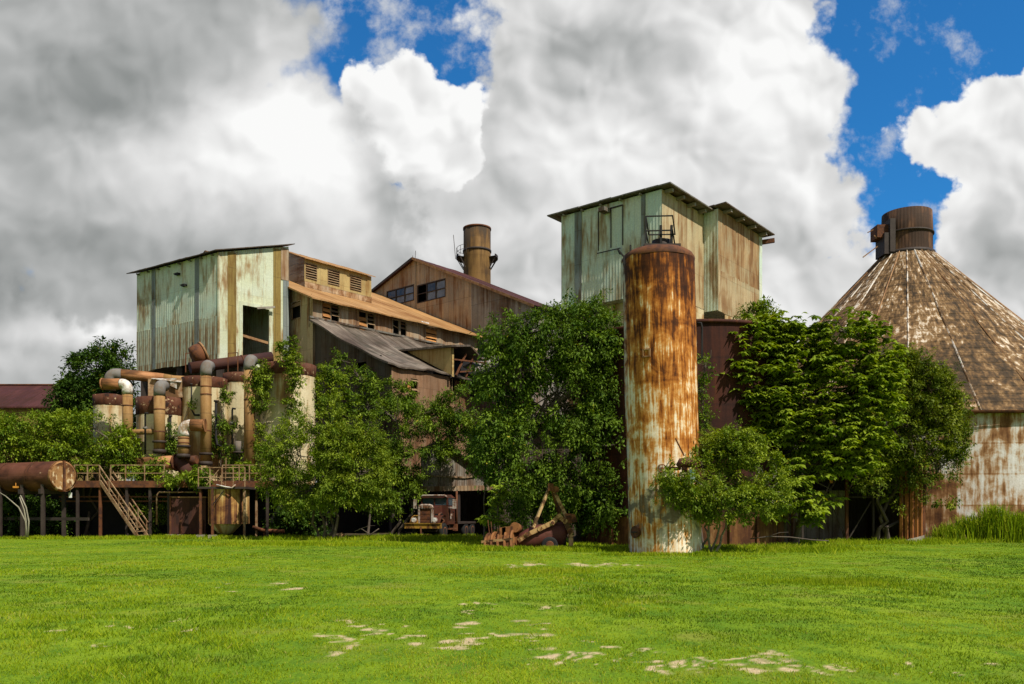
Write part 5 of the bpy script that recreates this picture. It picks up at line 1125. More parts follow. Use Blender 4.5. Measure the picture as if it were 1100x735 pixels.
# hopper tank in its stand
def hopper_tank():
    Y=56.2; cx=PX(246,Y); R=1.32; zt=PZ(525.5,Y-R); zb=PZ(563,Y-R)
    root=thing('hopper_tank','round rust streaked cream tank with cone bottom in a steel stand','tank',(cx,Y,0))
    mb=MB(); mb.lathe(cx,Y,[(R,zb),(R,zt)],40); mb.build('shell',M['tank_streak'],root)
    mb=MB(); mb.lathe(cx-.2,Y-.1,[(.05,zb-.75),(.5,zb-.62),(R*.8,zb-.02),(R*.8,zb+.1)],32); mb.build('cone_bottom',M['cream'],root)
    mb=MB(); mb.abox(cx-R-.25,cx+R+.25,Y-R-.15,Y+R+.2,zt+.02,zt+.16); mb.build('top_plate',M['steel_dark'],root)
    for dx,dy in ((-R-.12,-R+.05),(-R*.45,-R-.12),(R+.12,-R+.05),(-R-.12,R),(R+.12,R)):
        mb=MB(); mb.bar(V(cx+dx,Y+dy,0),V(cx+dx,Y+dy,zt+.05),.13); mb.build('leg',M['rail'] if dx>0 else M['rust'],root)
    for dx,dy in ((-R-.12,-R+.05),(-R*.45,-R-.12)):
        mb=MB(); mb.abox(cx+dx-.22,cx+dx+.22,Y+dy-.22,Y+dy+.22,-.05,.26); mb.build('footing',M['concrete'],root)
    mb=MB(); zz=zt+.16
    for x in np.linspace(-R-.2,R+.2,5): mb.bar(V(cx+x,Y-R-.1,zz),V(cx+x,Y-R-.1,zz+1.25),.055)
    for h in (.6,1.25): mb.bar(V(cx-R-.2,Y-R-.1,zz+h),V(cx+R+.2,Y-R-.1,zz+h),.05)
    for a,b in ((V(-1.4,-1.3,1.2),V(-.5,-1.2,.5)),(V(-1.,-1.4,.1),V(-.2,-1.4,1.1)),(V(-.6,-1.4,.7),V(.1,-1.3,.2)),(V(.2,-1.3,0),V(.25,-1.3,1.9))): mb.bar(V(cx,Y,zz)+a,V(cx,Y,zz)+b,.05)
    mb.build('railing',M['rail'],root)
    mb=MB(); mb.tube([V(cx-.3,Y-R-.2,zz+.12),V(cx+.3,Y-R-.25,zz-.02),V(cx+.75,Y-R-.3,zz-.08),V(cx+.95,Y-R-.25,zz+.12)],.045,6); mb.build('hose',M['duct_white'],root)
    mb=MB(); mb.bar(V(cx-.55,Y-R-.15,zt-1.),V(cx+.15,Y-R-.1,zt-.1),.05); mb.build('brace',M['black'],root)
M['tank_streak']=layered('tank_streak',[(0.,(.022,.011,.009)),(.38,(.045,.018,.013)),(.47,(.15,.06,.025)),(.56,(.38,.20,.06)),(.68,(.60,.42,.17)),(1.,(.70,.56,.34))],su=(3.4,.10),sm=(1.5,.06),blot=.8,big=.3,w=(.5,.55,.2,.2),gain=2.4,vb=(2,4.6,-.02,.20))
hopper_tank()
Y=56.9; root=thing('box_tank','square dark maroon steel tank beside the hopper tank','tank',(PX(201,Y),Y,0))
mb=MB(); x0,x1=PX(183,Y),PX(221,Y); mb.abox(x0,x1,Y,Y+2.2,PZ(573.5,Y),PZ(534,Y)); mb.build('body',M['duct_dark'],root)
mb=MB(); zt=PZ(534,Y); mb.abox(x0-.05,x1+.05,Y-.04,Y+2.25,zt-.06,zt+.03); mb.build('rim',M['rust_light'],root)
for x in (x0+.03,x0+.75,x1-.2):
    mb=MB(); mb.bar(V(x,Y-.06,.2),V(x,Y-.06,1.2 if x>x0+.1 else PZ(534,Y)),.10); mb.build('leg',M['rust'],root)
    mb=MB(); mb.abox(x-.2,x+.2,Y-.28,Y+.12,-.05,.24); mb.build('footing',M['concrete'],root)
# timber laid on the ground beside the tank stand
root=thing('fallen_pipe','long rusty pipe lying in the shade beyond the hopper tank','pipe',(PX(275,57.5),57.5,0))
mb=MB(); mb.tube([P(272,566.5,57.5),P(283,570,57.3),P(305,571,57.)],.13,8); mb.build('pipe',M['rust'],root)
mb=MB(); mb.bar(V(PX(284,57.3),57.3,0),V(PX(284,57.3),57.3,.45),.1); mb.build('support',M['rust'],root)
# ================================================================ far left house with red roof
def far_house():
    root=thing('far_shed','long low ochre shed with dark red sheet roof beyond the trees','shed',(PX(20,96),97,0))
    Yf=94.; x0,x1=PX(-60,Yf),PX(60,Yf); ze=PZ(436.5,Yf); Yr=101; zr=PZ(414,Yr)
    mb=MB(); mb.slab([V(x0,Yf-.5,ze-.1),V(x1+.4,Yf-.5,ze-.1),V(x1+.4+.6,Yr,zr),V(x0,Yr,zr)],.16); mb.slab([V(x0,Yr,zr),V(x1+1,Yr,zr),V(x1+1,Yr+7,ze),V(x0,Yr+7,ze)],.16); mb.build('roof',M['roof_red'],root)
    mb=MB(); mb.bar(V(x0,Yr,zr+.08),V(x1+1.0,Yr,zr+.08),.4,.12); mb.build('ridge_cap',M['rust'],root)
    mb=MB(); mb.hexa([V(x0,Yf,0),V(x1,Yf,0),V(x1,Yr+6.5,0),V(x0,Yr+6.5,0)],[V(x0,Yf,ze-.2),V(x1,Yf,ze-.2),V(x1,Yr+6.5,ze-.3),V(x0,Yr+6.5,ze-.3)]); mb.build('wall',M['ochre_strip'],root)
far_house()
# ================================================================ truck shed
def truck_shed():
    Y=60.; root=thing('truck_shed','weathered grey lean-to shed with dark open mouth behind the truck','shed',(PX(492,Y),Y,0))
    x0,x1=PX(452,Y),PX(534,Y); zl=PZ(527,Y)
    mb=MB(); pr=[(452,505),(452,482),(476,473),(531,514),(534,522)]
    pts=[P(a,b,Y) for a,b in pr]; f=[V(x0,Y,zl),V(x1,Y,zl)]+[V(p.x,Y,p.z) for p in pts[::-1]]; mb.face(f,[(p.x,p.z) for p in f]); mb.build('front_panel',M['grey_sheet'],root)
    mb=MB(); mb.bar(V(x0,Y-.08,zl+.1),V(x1,Y-.08,zl+.2),.12,.36); mb.bar(P(456,511,Y-.05),P(500,513,Y-.05),.06,.12); mb.bar(P(500,513,Y-.05),P(532,508,Y-.05),.06,.12); mb.build('fascia',M['brown_sheet'],root)
    mb=MB(); a,b=P(474,472.,Y-.3),P(533,514.5,Y-.3); q=[b,b+V(0,9,0),a+V(0,9,0),a]; sheet_roof(mb,*q,.06,.85,.10,4); c=P(449,483,Y-.3); sheet_roof(mb,c,c+V(0,9,0),a+V(0,9,0),a,.06,.85,.10,6); mb.build('roof',M['roof_grey'],root)
    for x in (x0+.1,x1-.15,PX(493,Y)):
        mb=MB(); mb.bar(V(x,Y+.1,0),V(x,Y+.1,zl+.2),.18); mb.build('post',M['steel_dark'],root)
    mb=MB(); 
    for (a,b,c,d) in ((x0,Y,x0,Y+9),(x1,Y,x1,Y+9),(x0,Y+8.5,x1,Y+8.5)): mb.face([V(a,b,0),V(c,d,0),V(c,d,zl+1.2),V(a,b,zl+1.2)])
    mb.build('wall',M['dark_sheet'],root)
truck_shed()

root=thing('dark_backing_wall','dark corrugated wall added to stand for shade behind the huge dark tree','wall',(PX(585,63),63,0))  # added wall, so the gap under the tree reads dark
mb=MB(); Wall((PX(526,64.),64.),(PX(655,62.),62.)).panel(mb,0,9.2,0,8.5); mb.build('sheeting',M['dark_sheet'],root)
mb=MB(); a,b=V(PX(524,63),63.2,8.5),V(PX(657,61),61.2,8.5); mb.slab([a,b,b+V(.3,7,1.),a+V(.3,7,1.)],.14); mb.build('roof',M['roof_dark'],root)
# ================================================================ old truck
def truck():
    yaw=17.; fw=V(-math.sin(R_(yaw)),-math.cos(R_(yaw)),0); rt=V(math.cos(R_(yaw)),-math.sin(R_(yaw)),0)
    o=V(PX(457.5,55.),55.,0)
    L=lambda a,b,z:o+(rt*a+fw*b+V(0,0,z))*.94      # a to the right in view, b forwards of the grille
    root=thing('old_truck','derelict red bonneted truck with yellow bumper parked before the dark shed','truck',o)
    bx=lambda a0,a1,b0,b1,z0,z1,m:m.hexa([L(a0,b1,z0),L(a1,b1,z0),L(a1,b0,z0),L(a0,b0,z0)],[L(a0,b1,z1),L(a1,b1,z1),L(a1,b0,z1),L(a0,b0,z1)])
    def part(name,mat,fn,parent=root,label=None):
        mb=MB(); fn(mb); return mb.build(name,M[mat],parent,label)
    part('bumper','bumper_yellow',lambda m:(bx(-1.38,1.33,.32,.5,.72,1.10,m),bx(-1.38,1.33,.5,.56,.72,.78,m),bx(-1.38,1.33,.5,.56,1.04,1.10,m)))
    part('tow_hook','rust',lambda m:(m.bar(L(-.15,.55,.85),L(-.1,.6,.2),.09),m.bar(L(-.15,.4,.3),L(.5,.4,.3),.06)))
    # hood and radiator shell
    part('hood','truck_red',lambda m:m.hexa([L(-.42,-.04,1.1),L(.42,-.04,1.1),L(.62,-1.55,1.1),L(-.62,-1.55,1.1)],[L(-.40,-.04,2.12),L(.40,-.04,2.12),L(.60,-1.55,2.32),L(-.60,-1.55,2.32)]))
    g=part('grille','rust',lambda m:[m.bar(L(a,.03,1.12),L(a,.03,2.08),.035,.05) for a in np.linspace(-.38,.38,13)]+[bx(-.42,.42,-.03,.0,1.1,2.1,m)]+[m.bar(L(-.4,.05,z),L(.4,.05,z),.03) for z in (1.4,1.75)])
    part('radiator_shell','truck_white',lambda m:(bx(-.55,-.43,-.06,.10,1.02,2.18,m),bx(.43,.55,-.06,.10,1.02,2.18,m),bx(-.50,.50,-.06,.12,2.12,2.30,m),m.tube([L(-.55,.02,2.1),L(-.46,.02,2.28),L(-.3,.02,2.34),L(.3,.02,2.34),L(.46,.02,2.28),L(.55,.02,2.1)],.08,8)),g)
    part('lettering_bar','rust',lambda m:[bx(a,a+.10,.12,.14,2.16,2.27,m) for a in (-.36,-.16,.04,.24)],g)
    def fender(s):
        def fn(m):
            def f(a,b):
                t=math.pi*(.02+.62*b); w=(.52+.62*a)*s; return L(w,-.62+.78*math.cos(t)*1.05,.98+.66*math.sin(t))
            m.grid(f,4,12,.7,2.); m.grid(lambda a,b:f(a,b)-V(0,0,.05),4,12,.7,2.)
        return fn
    part('fender','bumper_yellow',fender(-1)); part('fender','truck_red',fender(1))
    for s in (-.78,.78):
        h=part('headlight','truck_white',lambda m:m.tube([L(s,.12,1.30),L(s,.16,1.30),L(s,.36,1.30)],[.05,.17,.19],16))
        part('lens','lamp_lens',lambda m:m.tube([L(s,.35,1.30),L(s,.385,1.30)],[.165,.12],16),h)
    part('engine','black',lambda m:(bx(-.5,.5,-1.5,-.2,.8,1.12,m),bx(.45,.72,-1.4,-.5,1.1,1.75,m)))
    part('side_engine_parts','rust',lambda m:(m.tube([L(.62,-.4,1.25),L(.75,-.6,1.7),L(.68,-1.2,1.8)],.07,8),m.cyl(L(.7,-.9,1.2),L(.7,-1.3,1.2),.2,12),m.bar(L(.6,-.2,1.2),L(1.05,-.5,1.55),.06),m.bar(L(-.7,-.2,1.5),L(-.6,-1.2,1.9),.08)))
    # cab
    c0,c1,bf,bb=-1.02,1.02,-1.55,-3.0
    def cab(m):
        bx(c0,c1,bb,bf,.95,2.30,m); bx(c0,c1,bb,bb+.08,2.3,2.95,m)
        for a in (c0,c1-.09): bx(a,a+.09,bf-.13,bf,2.3,2.92,m); bx(a,a+.09,bb,bb+.12,2.3,2.92,m)
        bx(-.04,.04,bf-.10,bf,2.3,2.92,m); bx(c0,c1,bf-.1,bf,2.28,2.36,m)
    cb=part('cab','truck_red',cab)
    part('roof','truck_red',lambda m:m.hexa([L(c0-.03,bf+.12,2.88),L(c1+.03,bf+.12,2.88),L(c1+.03,bb,2.88),L(c0-.03,bb,2.88)],[L(c0+.2,bf-.1,3.10),L(c1-.2,bf-.1,3.10),L(c1-.2,bb+.2,3.12),L(c0+.2,bb+.2,3.12)]),cb)
    part('roof_edge','truck_white',lambda m:m.tube([L(c0+.02,bf+.12,2.95),L(c0+.2,bf+.1,3.06),L(c1-.2,bf+.1,3.06),L(c1-.02,bf+.12,2.95)],.05,6),cb)
    for a,b in ((c0+.10,-.05),(.05,c1-.10)): part('windscreen','windscreen',lambda m:m.face([L(a,bf-.05,2.35),L(b,bf-.05,2.35),L(b,bf-.07,2.89),L(a,bf-.07,2.89)]))
    for s,x in ((1,c1),(-1,c0)):
        d=part('door','truck_red',lambda m:bx(min(x,x+.035*s),max(x,x+.035*s),bb+.25,bf-.18,1.0,2.32,m))
        part('window','windscreen',lambda m:m.face([L(x+.0*s,bb+.15,2.34),L(x,bf-.15,2.34),L(x,bf-.15,2.88),L(x,bb+.15,2.88)]),d)
        part('stripe','truck_white',lambda m:bx(min(x+.03*s,x+.045*s),max(x+.03*s,x+.045*s),bb+.2,bf-.15,2.12,2.24,m),d)
        part('door_sign','truck_white',lambda m:(bx(min(x+.03*s,x+.045*s),max(x+.03*s,x+.045*s),bb+.6,bf-.35,1.58,1.74,m),bx(min(x+.03*s,x+.045*s),max(x+.03*s,x+.045*s),bb+.85,bf-.42,1.36,1.58,m)),d)
        part('handle','steel_dark',lambda m:m.bar(L(x+.06*s,bb+.35,1.9),L(x+.06*s,bb+.55,1.9),.04),d)
        mr=part('mirror','truck_white',lambda m:bx(min(x+.36*s,x+.62*s),max(x+.36*s,x+.62*s),bf-.1,bf-.02,2.1,2.78,m))
        part('mirror_arm','steel_dark',lambda m:(m.bar(L(x,bf-.1,2.75),L(x+.5*s,bf-.06,2.75),.035),m.bar(L(x,bf-.1,2.15),L(x+.5*s,bf-.06,2.15),.035)),mr)
    part('step','rust',lambda m:(bx(.95,1.25,bb+.2,bf+.2,.62,.72,m),bx(.9,1.2,bb-.1,bb+.1,.5,1.0,m)))
    part('exhaust_stack','rust',lambda m:m.tube([L(1.1,bb-.15,.8),L(1.1,bb-.15,3.4)],.07,8))
    part('chassis','steel_dark',lambda m:(bx(-.48,-.34,-7.6,.3,.72,.95,m),bx(.34,.48,-7.6,.3,.72,.95,m),bx(-1.15,1.15,-7.6,-3.3,1.0,1.15,m),bx(-.9,.9,-1.4,-.9,.45,.62,m)))
    for a,b in ((-.98,-.75),(.98,-.75),(-.95,-5.2),(.95,-5.2),(-.95,-6.6),(.95,-6.6)):
        s=1 if a>0 else -1
        w=part('wheel','tyre',lambda m:m.tube([L(a-.16,b,.52),L(a-.14,b,.52),L(a+.14,b,.52),L(a+.16,b,.52)],[.42,.52,.52,.42],28))
        part('rim','rust',lambda m:m.tube([L(a+.10*s,b,.52),L(a+.17*s,b,.52),L(a+.12*s,b,.52)],[.3,.28,.06],18),w)
truck()
# ================================================================ wrecked cane machine with A-frame
def wreck():
    Y=39.4; root=thing('wrecked_loader','rusted wrecked loader with leaning A-frame and ribbed bucket sunk in grass','machine',(PX(572,Y),Y,0))
    Q=lambda px,py,d=0.:P(px,py,Y+d)
    def part(name,mat,fn,parent=root,label=None):
        mb=MB(); fn(mb); return mb.build(name,M[mat],parent,label)
    # ribbed bucket at the left: curved plates with heavy ribs
    c=Q(541,592,.2); ax=V(.93,-.28,.20).normalized(); nn=V(-.28,-.93,0).normalized(); up=ax.cross(nn)*-1
    if up.z<0: up=-up
    def ring(r,t,k): return c+ax*k+(nn*math.cos(t)+up*math.sin(t))*r
    def shell(m):
        m.grid(lambda a,b:ring(.86+.05*math.sin(9*a),R_(-25+205*b),-.70+1.45*a),8,18,1.4,2.4)
        m.grid(lambda a,b:ring(.80,R_(-25+205*b),-.70+1.45*a),8,18,1.4,2.4)
        for e in (-.7,.75): m.face([ring(.86,R_(t),e) for t in range(-25,181,15)])
    bk=part('bucket','wreck_rust',shell)
    for k in (-.62,-.30,.02,.36,.68):
        part('rib','wreck_rust',lambda m:m.tube([ring(.92,R_(t),k+.0009*t) for t in range(-20,176,15)],[.075]*14,5,smooth=False),bk)
    part('cutting_edge','wreck_yellow',lambda m:(m.bar(ring(.95,R_(40),-.75),ring(.95,R_(28),.8),.09,.12),m.bar(ring(.95,R_(12),-.75),ring(.95,R_(2),.8),.08,.12)),bk)
    part('tines','rust',lambda m:[m.bar(ring(.9,R_(95),k),ring(1.35+.25*math.sin(k*9),R_(98+k*9),k+.05),.035) for k in (-.55,-.42,-.15,-.05)],bk)
    part('bucket_lug','wreck_rust',lambda m:(m.cyl(Q(553,566.5,-.35),Q(556.5,568,.5),.24,14),m.box(Q(545,570),V(.25,0,.03),V(0,.35,0),V(0,0,.18)),m.box(Q(540,572),V(.14,0,.03),V(0,.35,0),V(0,0,.24))),bk)
    # maroon belly
    def belly(m):
        path=[Q(557,586,.1),Q(563,583,.1),Q(575,578,.1),Q(590,575.5,.1),Q(603,575,.1),Q(608,577,.1)]
        m.tube(path,[.30,.50,.60,.64,.62,.5],18)
    part('body','wreck_maroon',belly)
    part('undercarriage','black',lambda m:m.box(Q(585,587,.3),V(1.0,0,.03),V(0,.5,0),V(0,0,.2)))
    # loader arms
    for d in (-.55,.85):
        pth=[(556.5,581),(566,574.5),(580,568),(593.5,561.5),(600.5,554.5),(607,560),(613,572),(613.5,588)]
        def arm(m):
            for a,b in zip(pth,pth[1:]): m.bar(Q(a[0],a[1],d),Q(b[0],b[1],d),.15,.27,up=V(0,1,0)) if False else m.bar(Q(a[0],a[1],d),Q(b[0],b[1],d),.14,.21)
            for a in pth[1:-1]: m.cyl(Q(a[0],a[1],d-.1),Q(a[0],a[1],d+.1),.12,12)
        am=part('loader_arm','wreck_yellow',arm)
        part('pin','rust',lambda m:[m.cyl(Q(a,b,d-.14),Q(a,b,d+.14),.07,10) for a,b in ((566,574),(593.5,561.5),(612,570))],am)
    part('cross_tube','wreck_rust',lambda m:(m.cyl(Q(593,562,-.5),Q(593,562,.85),.11,12),m.cyl(Q(612,571,-.5),Q(612,571,.85),.11,12)))
    part('hydraulic_ram','wreck_rust',lambda m:(m.cyl(Q(571,573,-.3),Q(590,565,-.3),.10,12),m.cyl(Q(588,566,-.3),Q(599,560,-.3),.05,10)))
    part('knuckle','wreck_rust',lambda m:(m.box(Q(613.5,557.5,-.1),V(.20,0,.05),V(0,.4,0),V(-.05,0,.17)),m.cyl(Q(616.5,558.5,-.55),Q(616.5,558.5,.3),.13,12),m.bar(Q(607,553,-.2),Q(617,553.5,-.2),.12)))
    # A-frame
    part('frame_leg','wreck_yellow',lambda m:m.bar(Q(590.6,523,-.2),Q(572.6,567,-.55),.13,.12))
    part('frame_leg','wreck_yellow',lambda m:m.bar(Q(592.6,523,-.2),Q(608.5,556,-.1),.17,.16))
    part('frame_leg','wreck_rust',lambda m:m.bar(Q(592.6,523,.1),Q(604,563,.9),.12,.12))
    part('frame_head','wreck_rust',lambda m:(m.box(Q(591.5,523.5,-.15),V(.12,0,0),V(0,.28,0),V(0,0,.17)),m.cyl(Q(597,526,-.3),Q(597,526,.2),.16,14),m.bar(Q(592,524,-.1),Q(598.5,525,-.1),.1,.08)))
    w=part('wheel','tyre',lambda m:m.tube([Q(590.5,585.5,-.85),Q(590.5,585.5,-.82),Q(590.5,585.5,-.5),Q(590.5,585.5,-.47)],[.3,.38,.38,.3],24))
    part('rim','rust',lambda m:m.tube([Q(590.5,585.5,-.84),Q(590.5,585.5,-.88)],[.2,.16],16),w)
    part('skid_plate','wreck_rust',lambda m:m.box(Q(606.5,591.5,-.5),V(.48,.05,.02),V(0,.35,0),V(0,0,.06)))
wreck()
# ================================================================ dark pole shed and corrugated screen on the right
def pole_shed():
    Y=51.; root=thing('pole_shed','dark open pole shed with crossed braces under the trees','shed',(PX(915,Y),Y,0))
    x0,x1=PX(858,Y),PX(972,Y); zt=PZ(486,Y)
    for px in (862,909.5,938,968):
        mb=MB(); x=PX(px,Y); mb.bar(V(x,Y,-.1),V(x,Y,zt),.16 if px==909.5 else .12); mb.build('post',M['rust'] if px==909.5 else M['steel_dark'],root)
    for a,b,c,d in ((905,494,887,528),(889,527,908,578),(914,494,936,535),(936,538,912,578),(886,535,908,500),(940,540,955,575)):
        mb=MB(); mb.bar(P(a,b,Y+.1),P(c,d,Y+.1),.085); mb.build('brace',M['steel_dark'],root)
    mb=MB(); mb.bar(V(x0,Y+.05,zt),V(x1,Y+.05,zt),.16,.25); mb.bar(V(x0,Y+.2,PZ(534,Y)),V(x1,Y+.2,PZ(534,Y)),.06,.08); mb.build('beam',M['steel_dark'],root)
    mb=MB(); mb.slab([V(x0-.5,Y-.6,zt+.15),V(x1+.3,Y-.6,zt+.15),V(x1+.3,Y+8,zt+1.2),V(x0-.5,Y+8,zt+1.2)],.14); mb.build('roof',M['roof_dark'],root)
    mb=MB(); Wall((x0-1,Y+5.5),(x1+1,Y+5.5)).panel(mb,0,x1-x0+2,0,zt+.6); mb.face([V(x0,Y+.5,0),V(x0,Y+6,0),V(x0,Y+6,zt),V(x0,Y+.5,zt)]); mb.face([V(x1,Y+.5,0),V(x1,Y+6,0),V(x1,Y+6,zt),V(x1,Y+.5,zt)]); mb.build('rear_wall',M['dark_sheet'],root)
    mb=MB(); Wall((x0,Y+3.5),(x0+4.6,Y+3.5)).panel(mb,0,4.2,0,PZ(527,Y+3.5)); mb.build('rear_wall',M['grey_sheet'],root)
    mb=MB(); p=P(893,517.5,Y-.05); mb.box(p,V(.09,0,0),V(0,.02,0),V(0,0,.09)); mb.build('yellow_tag',M['orange_mark'],root)
pole_shed()
root=thing('corrugated_screen','rust orange corrugated sheets standing upright beside the dark shed','fence',(PX(980,50),50,0))
mb=MB()
for i,(px,y) in enumerate(((968.5,50.2),(974.,50.05),(979.5,49.95),(984.5,49.95),(989.,50.1))):
    x=PX(px,y); w=.115; zt=PZ(503+i*3.2,y); 
    mb.hexa([V(x-w,y,0),V(x,y-.10,0),V(x+w,y,0),V(x,y+.05,0)],[V(x-w,y,zt),V(x,y-.10,zt),V(x+w,y,zt),V(x,y+.05,zt)])
mb.build('fold',M['screen_rust'],root)
mb=MB(); x0,x1=PX(966,50.3),PX(993,50.4); mb.abox(x0,x1,50.25,50.33,0,PZ(508,50)); mb.build('sheet',M['rust'],root)
root=tag((lambda m:(m.hexa([P(973,582,49.4)-V(0,0,.2),P(993,579.,49.7)-V(0,0,.3),P(993,579,50.1)-V(0,0,.3),P(973,582,49.9)-V(0,0,.3)],[P(973,580.5,49.4),P(993,575,49.7),P(993,575,50.1),P(973,580,49.9)]),m.build('concrete_kerb',M['concrete'],None,loc=(PX(982,49.7),49.7,0)))[1])(MB()),'short broken pale concrete kerb at the foot of the corrugated screen','kerb')
# ================================================================ odds and ends
root=thing('valve_rig','maroon valve body with rod and blue rag caught in the bush by the silo','valve',P(738,505,34.3))
mb=MB(); c=P(738,500.5,34.3); mb.tube([c-V(.38,0,.02),c-V(.25,0,-.12),c+V(.1,0,.14),c+V(.36,.05,.05)],[.10,.2,.22,.12],14); mb.cyl(c-V(.1,0,.25),c+V(-.1,0,.1),.12,12); mb.build('body',M['wreck_maroon'],root)
mb=MB(); mb.bar(P(725.5,471,34.3),P(735,490,34.2),.06); mb.build('rod',M['rust'],root); mb=MB(); mb.bar(P(745,498,34.1),P(753,510,34.),.05); mb.build('rod',M['rust'],root)
mb=MB(); a,b=P(740.5,504,34.),P(746.5,505,34.); mb.grid(lambda u,v:a.lerp(b,u)+V(.03*math.sin(u*9),-.04*math.sin(u*7+v*2)-.02,-v*(.5+.1*math.sin(u*5)))+V(-.06*v*(u-.5),0,0),8,8,.25,.5); mb.build('rag',M['cloth_blue'],root)
# pale bent saplings at the far left
root=thing('pale_sapling','pale bare bent stems rising from the grass by the rusty boiler stand','sapling',(PX(28,53.5),53.5,0))
for pts in (((29,577),(27.5,560),(20,545),(6,533),(-4,527)),((28,577),(28,560),(26,548),(21,534)),((30,577),(31,560),(28,545),(22,532))):
    mb=MB(); mb.tube([P(a,b,53.5) for a,b in pts],[.055,.048,.04,.028,.015][:len(pts)],7); mb.build('stem',M['bark_pale'],root)
tag((lambda m:(m.box(V(0,0,0)+P(75.5,532,55.8),V(.11,0,0),V(0,.012,0),V(0,0,.17)),m.bar(P(75.5,535,55.83),P(75.5,523,55.83),.03),m.build('notice_plate',M['sign_white'],None,loc=P(75.5,535,55.8)))[2])(MB()),'small white plate hanging below the deck near the rusty boiler','plate')
tag((lambda m:(m.box(P(17,523.3,53.9),V(.17,.02,0),V(0,.03,0),V(0,0,.06)),m.bar(P(17,523,54),P(17,519,54.3),.03),m.build('orange_marker',M['orange_mark'],None,loc=P(17,524,53.9)))[2])(MB()),'small orange marker hanging under the rusty boiler','marker')
for pts,r,lab in (([P(806,579,37.5),P(825,576.5,37.6),P(848,577,37.8),P(872,580.,37.9),P(890,581,38.1)],.028,'long thin fallen branch lying on the grass under the bush'),
                  ([P(381,571,52.5),P(388,568,52.4),P(398,574.5,52.2),P(407,568,52.)],.035,'dead forked branch lying in the shade left of the truck')):
    mb=MB(); mb.tube(pts,[r]*len(pts),6); mb.tube([pts[1],pts[1]+V(.5,-.1,.18),pts[1]+V(.9,-.1,.2)],[r*.7,r*.5,r*.2],5)
    tag(mb.build('fallen_branch',M['bark'],None,loc=pts[0]),lab,'branch')
tag((lambda m:(m.lathe(PX(367,52.5),52.5,[(.0,.45),(.18,.42),(.22,.2),(.2,-.02)],10),m.build('tree_stump',M['rust_light'],None,loc=(PX(367,52.5),52.5,0)))[1])(MB()),'small pale stump in the shade below the leafy trees','stump')
# ================================================================ trees and creepers
G='trees growing round the mill'
tree('shade_tree','huge dense dark green tree between the grey lean-to and the silo','tree',45.5,(604,2.),
  [(612,372,48,44),(638,362,32,36),(565,392,36,34),(542,425,30,38),(600,430,50,44),(646,420,26,48),(575,475,42,42),(632,480,36,46),(650,505,22,44),(538,480,26,42),(600,520,38,30),(552,528,20,34,-1.),(575,352,30,20),(545,368,26,22),(523,405,16,22),(632,345,24,18),(652,545,16,18,-1),(605,350,30,20),(620,540,30,22,1.5),(585,520,26,30,1.5)],
  'leaf_deep',(.20,.085),.55,50,.54,.26,G,.75,stems=3,hang=.25,twig=.15,gaps=.37,fill=.4)
tree('broadleaf_tree','broad tree with layered whorled leaves right of the rust red tank','tree',43.5,(848,1.),
  [(806,378,26,24),(842,364,30,20),(826,412,38,28),(870,395,32,32),(905,360,30,26),(938,372,22,22),(912,402,38,30),(945,415,24,34),(798,425,20,18),(850,450,40,26),(900,455,40,30),(880,490,34,20),(815,462,22,16),(850,520,22,28,-.5),(918,490,22,26),(868,545,12,22,-.5),(825,440,34,24),(880,430,36,26),(870,470,36,24),(925,430,30,24),(790,400,18,18),(835,500,26,18),(885,520,22,18),(930,460,26,26),(858,380,26,18),(788,388,16,16),(793,430,18,18),(800,466,22,14),(864,364,24,14),(930,354,20,15),(900,358,24,12),(950,385,22,24),(820,352,20,14),(845,345,22,12)],
  'leaf_bright',(.34,.17),.66,46,.64,.20,G,.25,stems=2,kind='whorl',twig=.25,flat=.5,gaps=.385,fill=.3)
tree('bushy_tree','fine leaved bush hiding the foot of the tank right of the silo','bush',35.8,(760,.8),
  [(742,512,26,26,-1.2),(778,484,30,24),(808,500,30,28),(835,515,14,22,.4),(772,530,34,26,-.5),(726,520,17,18,-1.6),(822,536,30,20),(800,478,24,14),(716,516,8,10,-1.8),(755,545,20,12,-.8)],
  'leaf_lime',(.13,.06),.34,56,.54,.06,G,.35,stems=5,twig=.25,bark='bark_pale',gaps=.34,fill=.45)
tree('olive_shrub','dark olive small leaved tree in front of the conical store wall','tree',50.2,(948,.6),
  [(985,418,34,26),(1010,448,28,40),(968,455,34,36),(942,476,22,34),(1000,490,30,34),(972,500,24,24),(1016,505,16,22),(955,430,24,24),(1005,412,20,16),(930,505,14,22,-.5),(962,398,26,20),(988,394,20,16),(940,410,24,24),(1002,528,24,14),(968,528,20,14),(1024,470,14,24)],
  'leaf_olive',(.17,.075),.46,52,.54,.13,G,.45,stems=3,twig=.2,gaps=.38,fill=.4)
tree('willowy_tree','light green feathery tree in front of the widest cream tank','tree',52.,(350,.5),
  [(345,456,26,24),(322,486,34,30),(366,484,30,28),(342,514,44,28),(388,508,32,30),(306,512,22,24),(372,530,30,14),(325,532,26,14),(408,505,18,18),(352,436,11,10),(396,470,14,16)],
  'leaf_lime',(.19,.060),.48,54,.54,.10,G,.5,stems=4,twig=.2,gaps=.38,fill=.4)
tree('mid_tree','darker mid green tree right of the feathery tree by the truck','tree',57.5,(425,.5),
  [(425,452,22,18),(452,450,24,20),(480,446,18,20),(498,470,14,20),(440,486,26,26),(418,505,22,30),(470,480,18,16),(412,535,18,22,-1.),(495,440,14,20),(446,520,10,14)],
  'leaf_mid',(.21,.075),.50,48,.55,.12,G,.45,stems=2,twig=.2,gaps=.37,fill=.4)
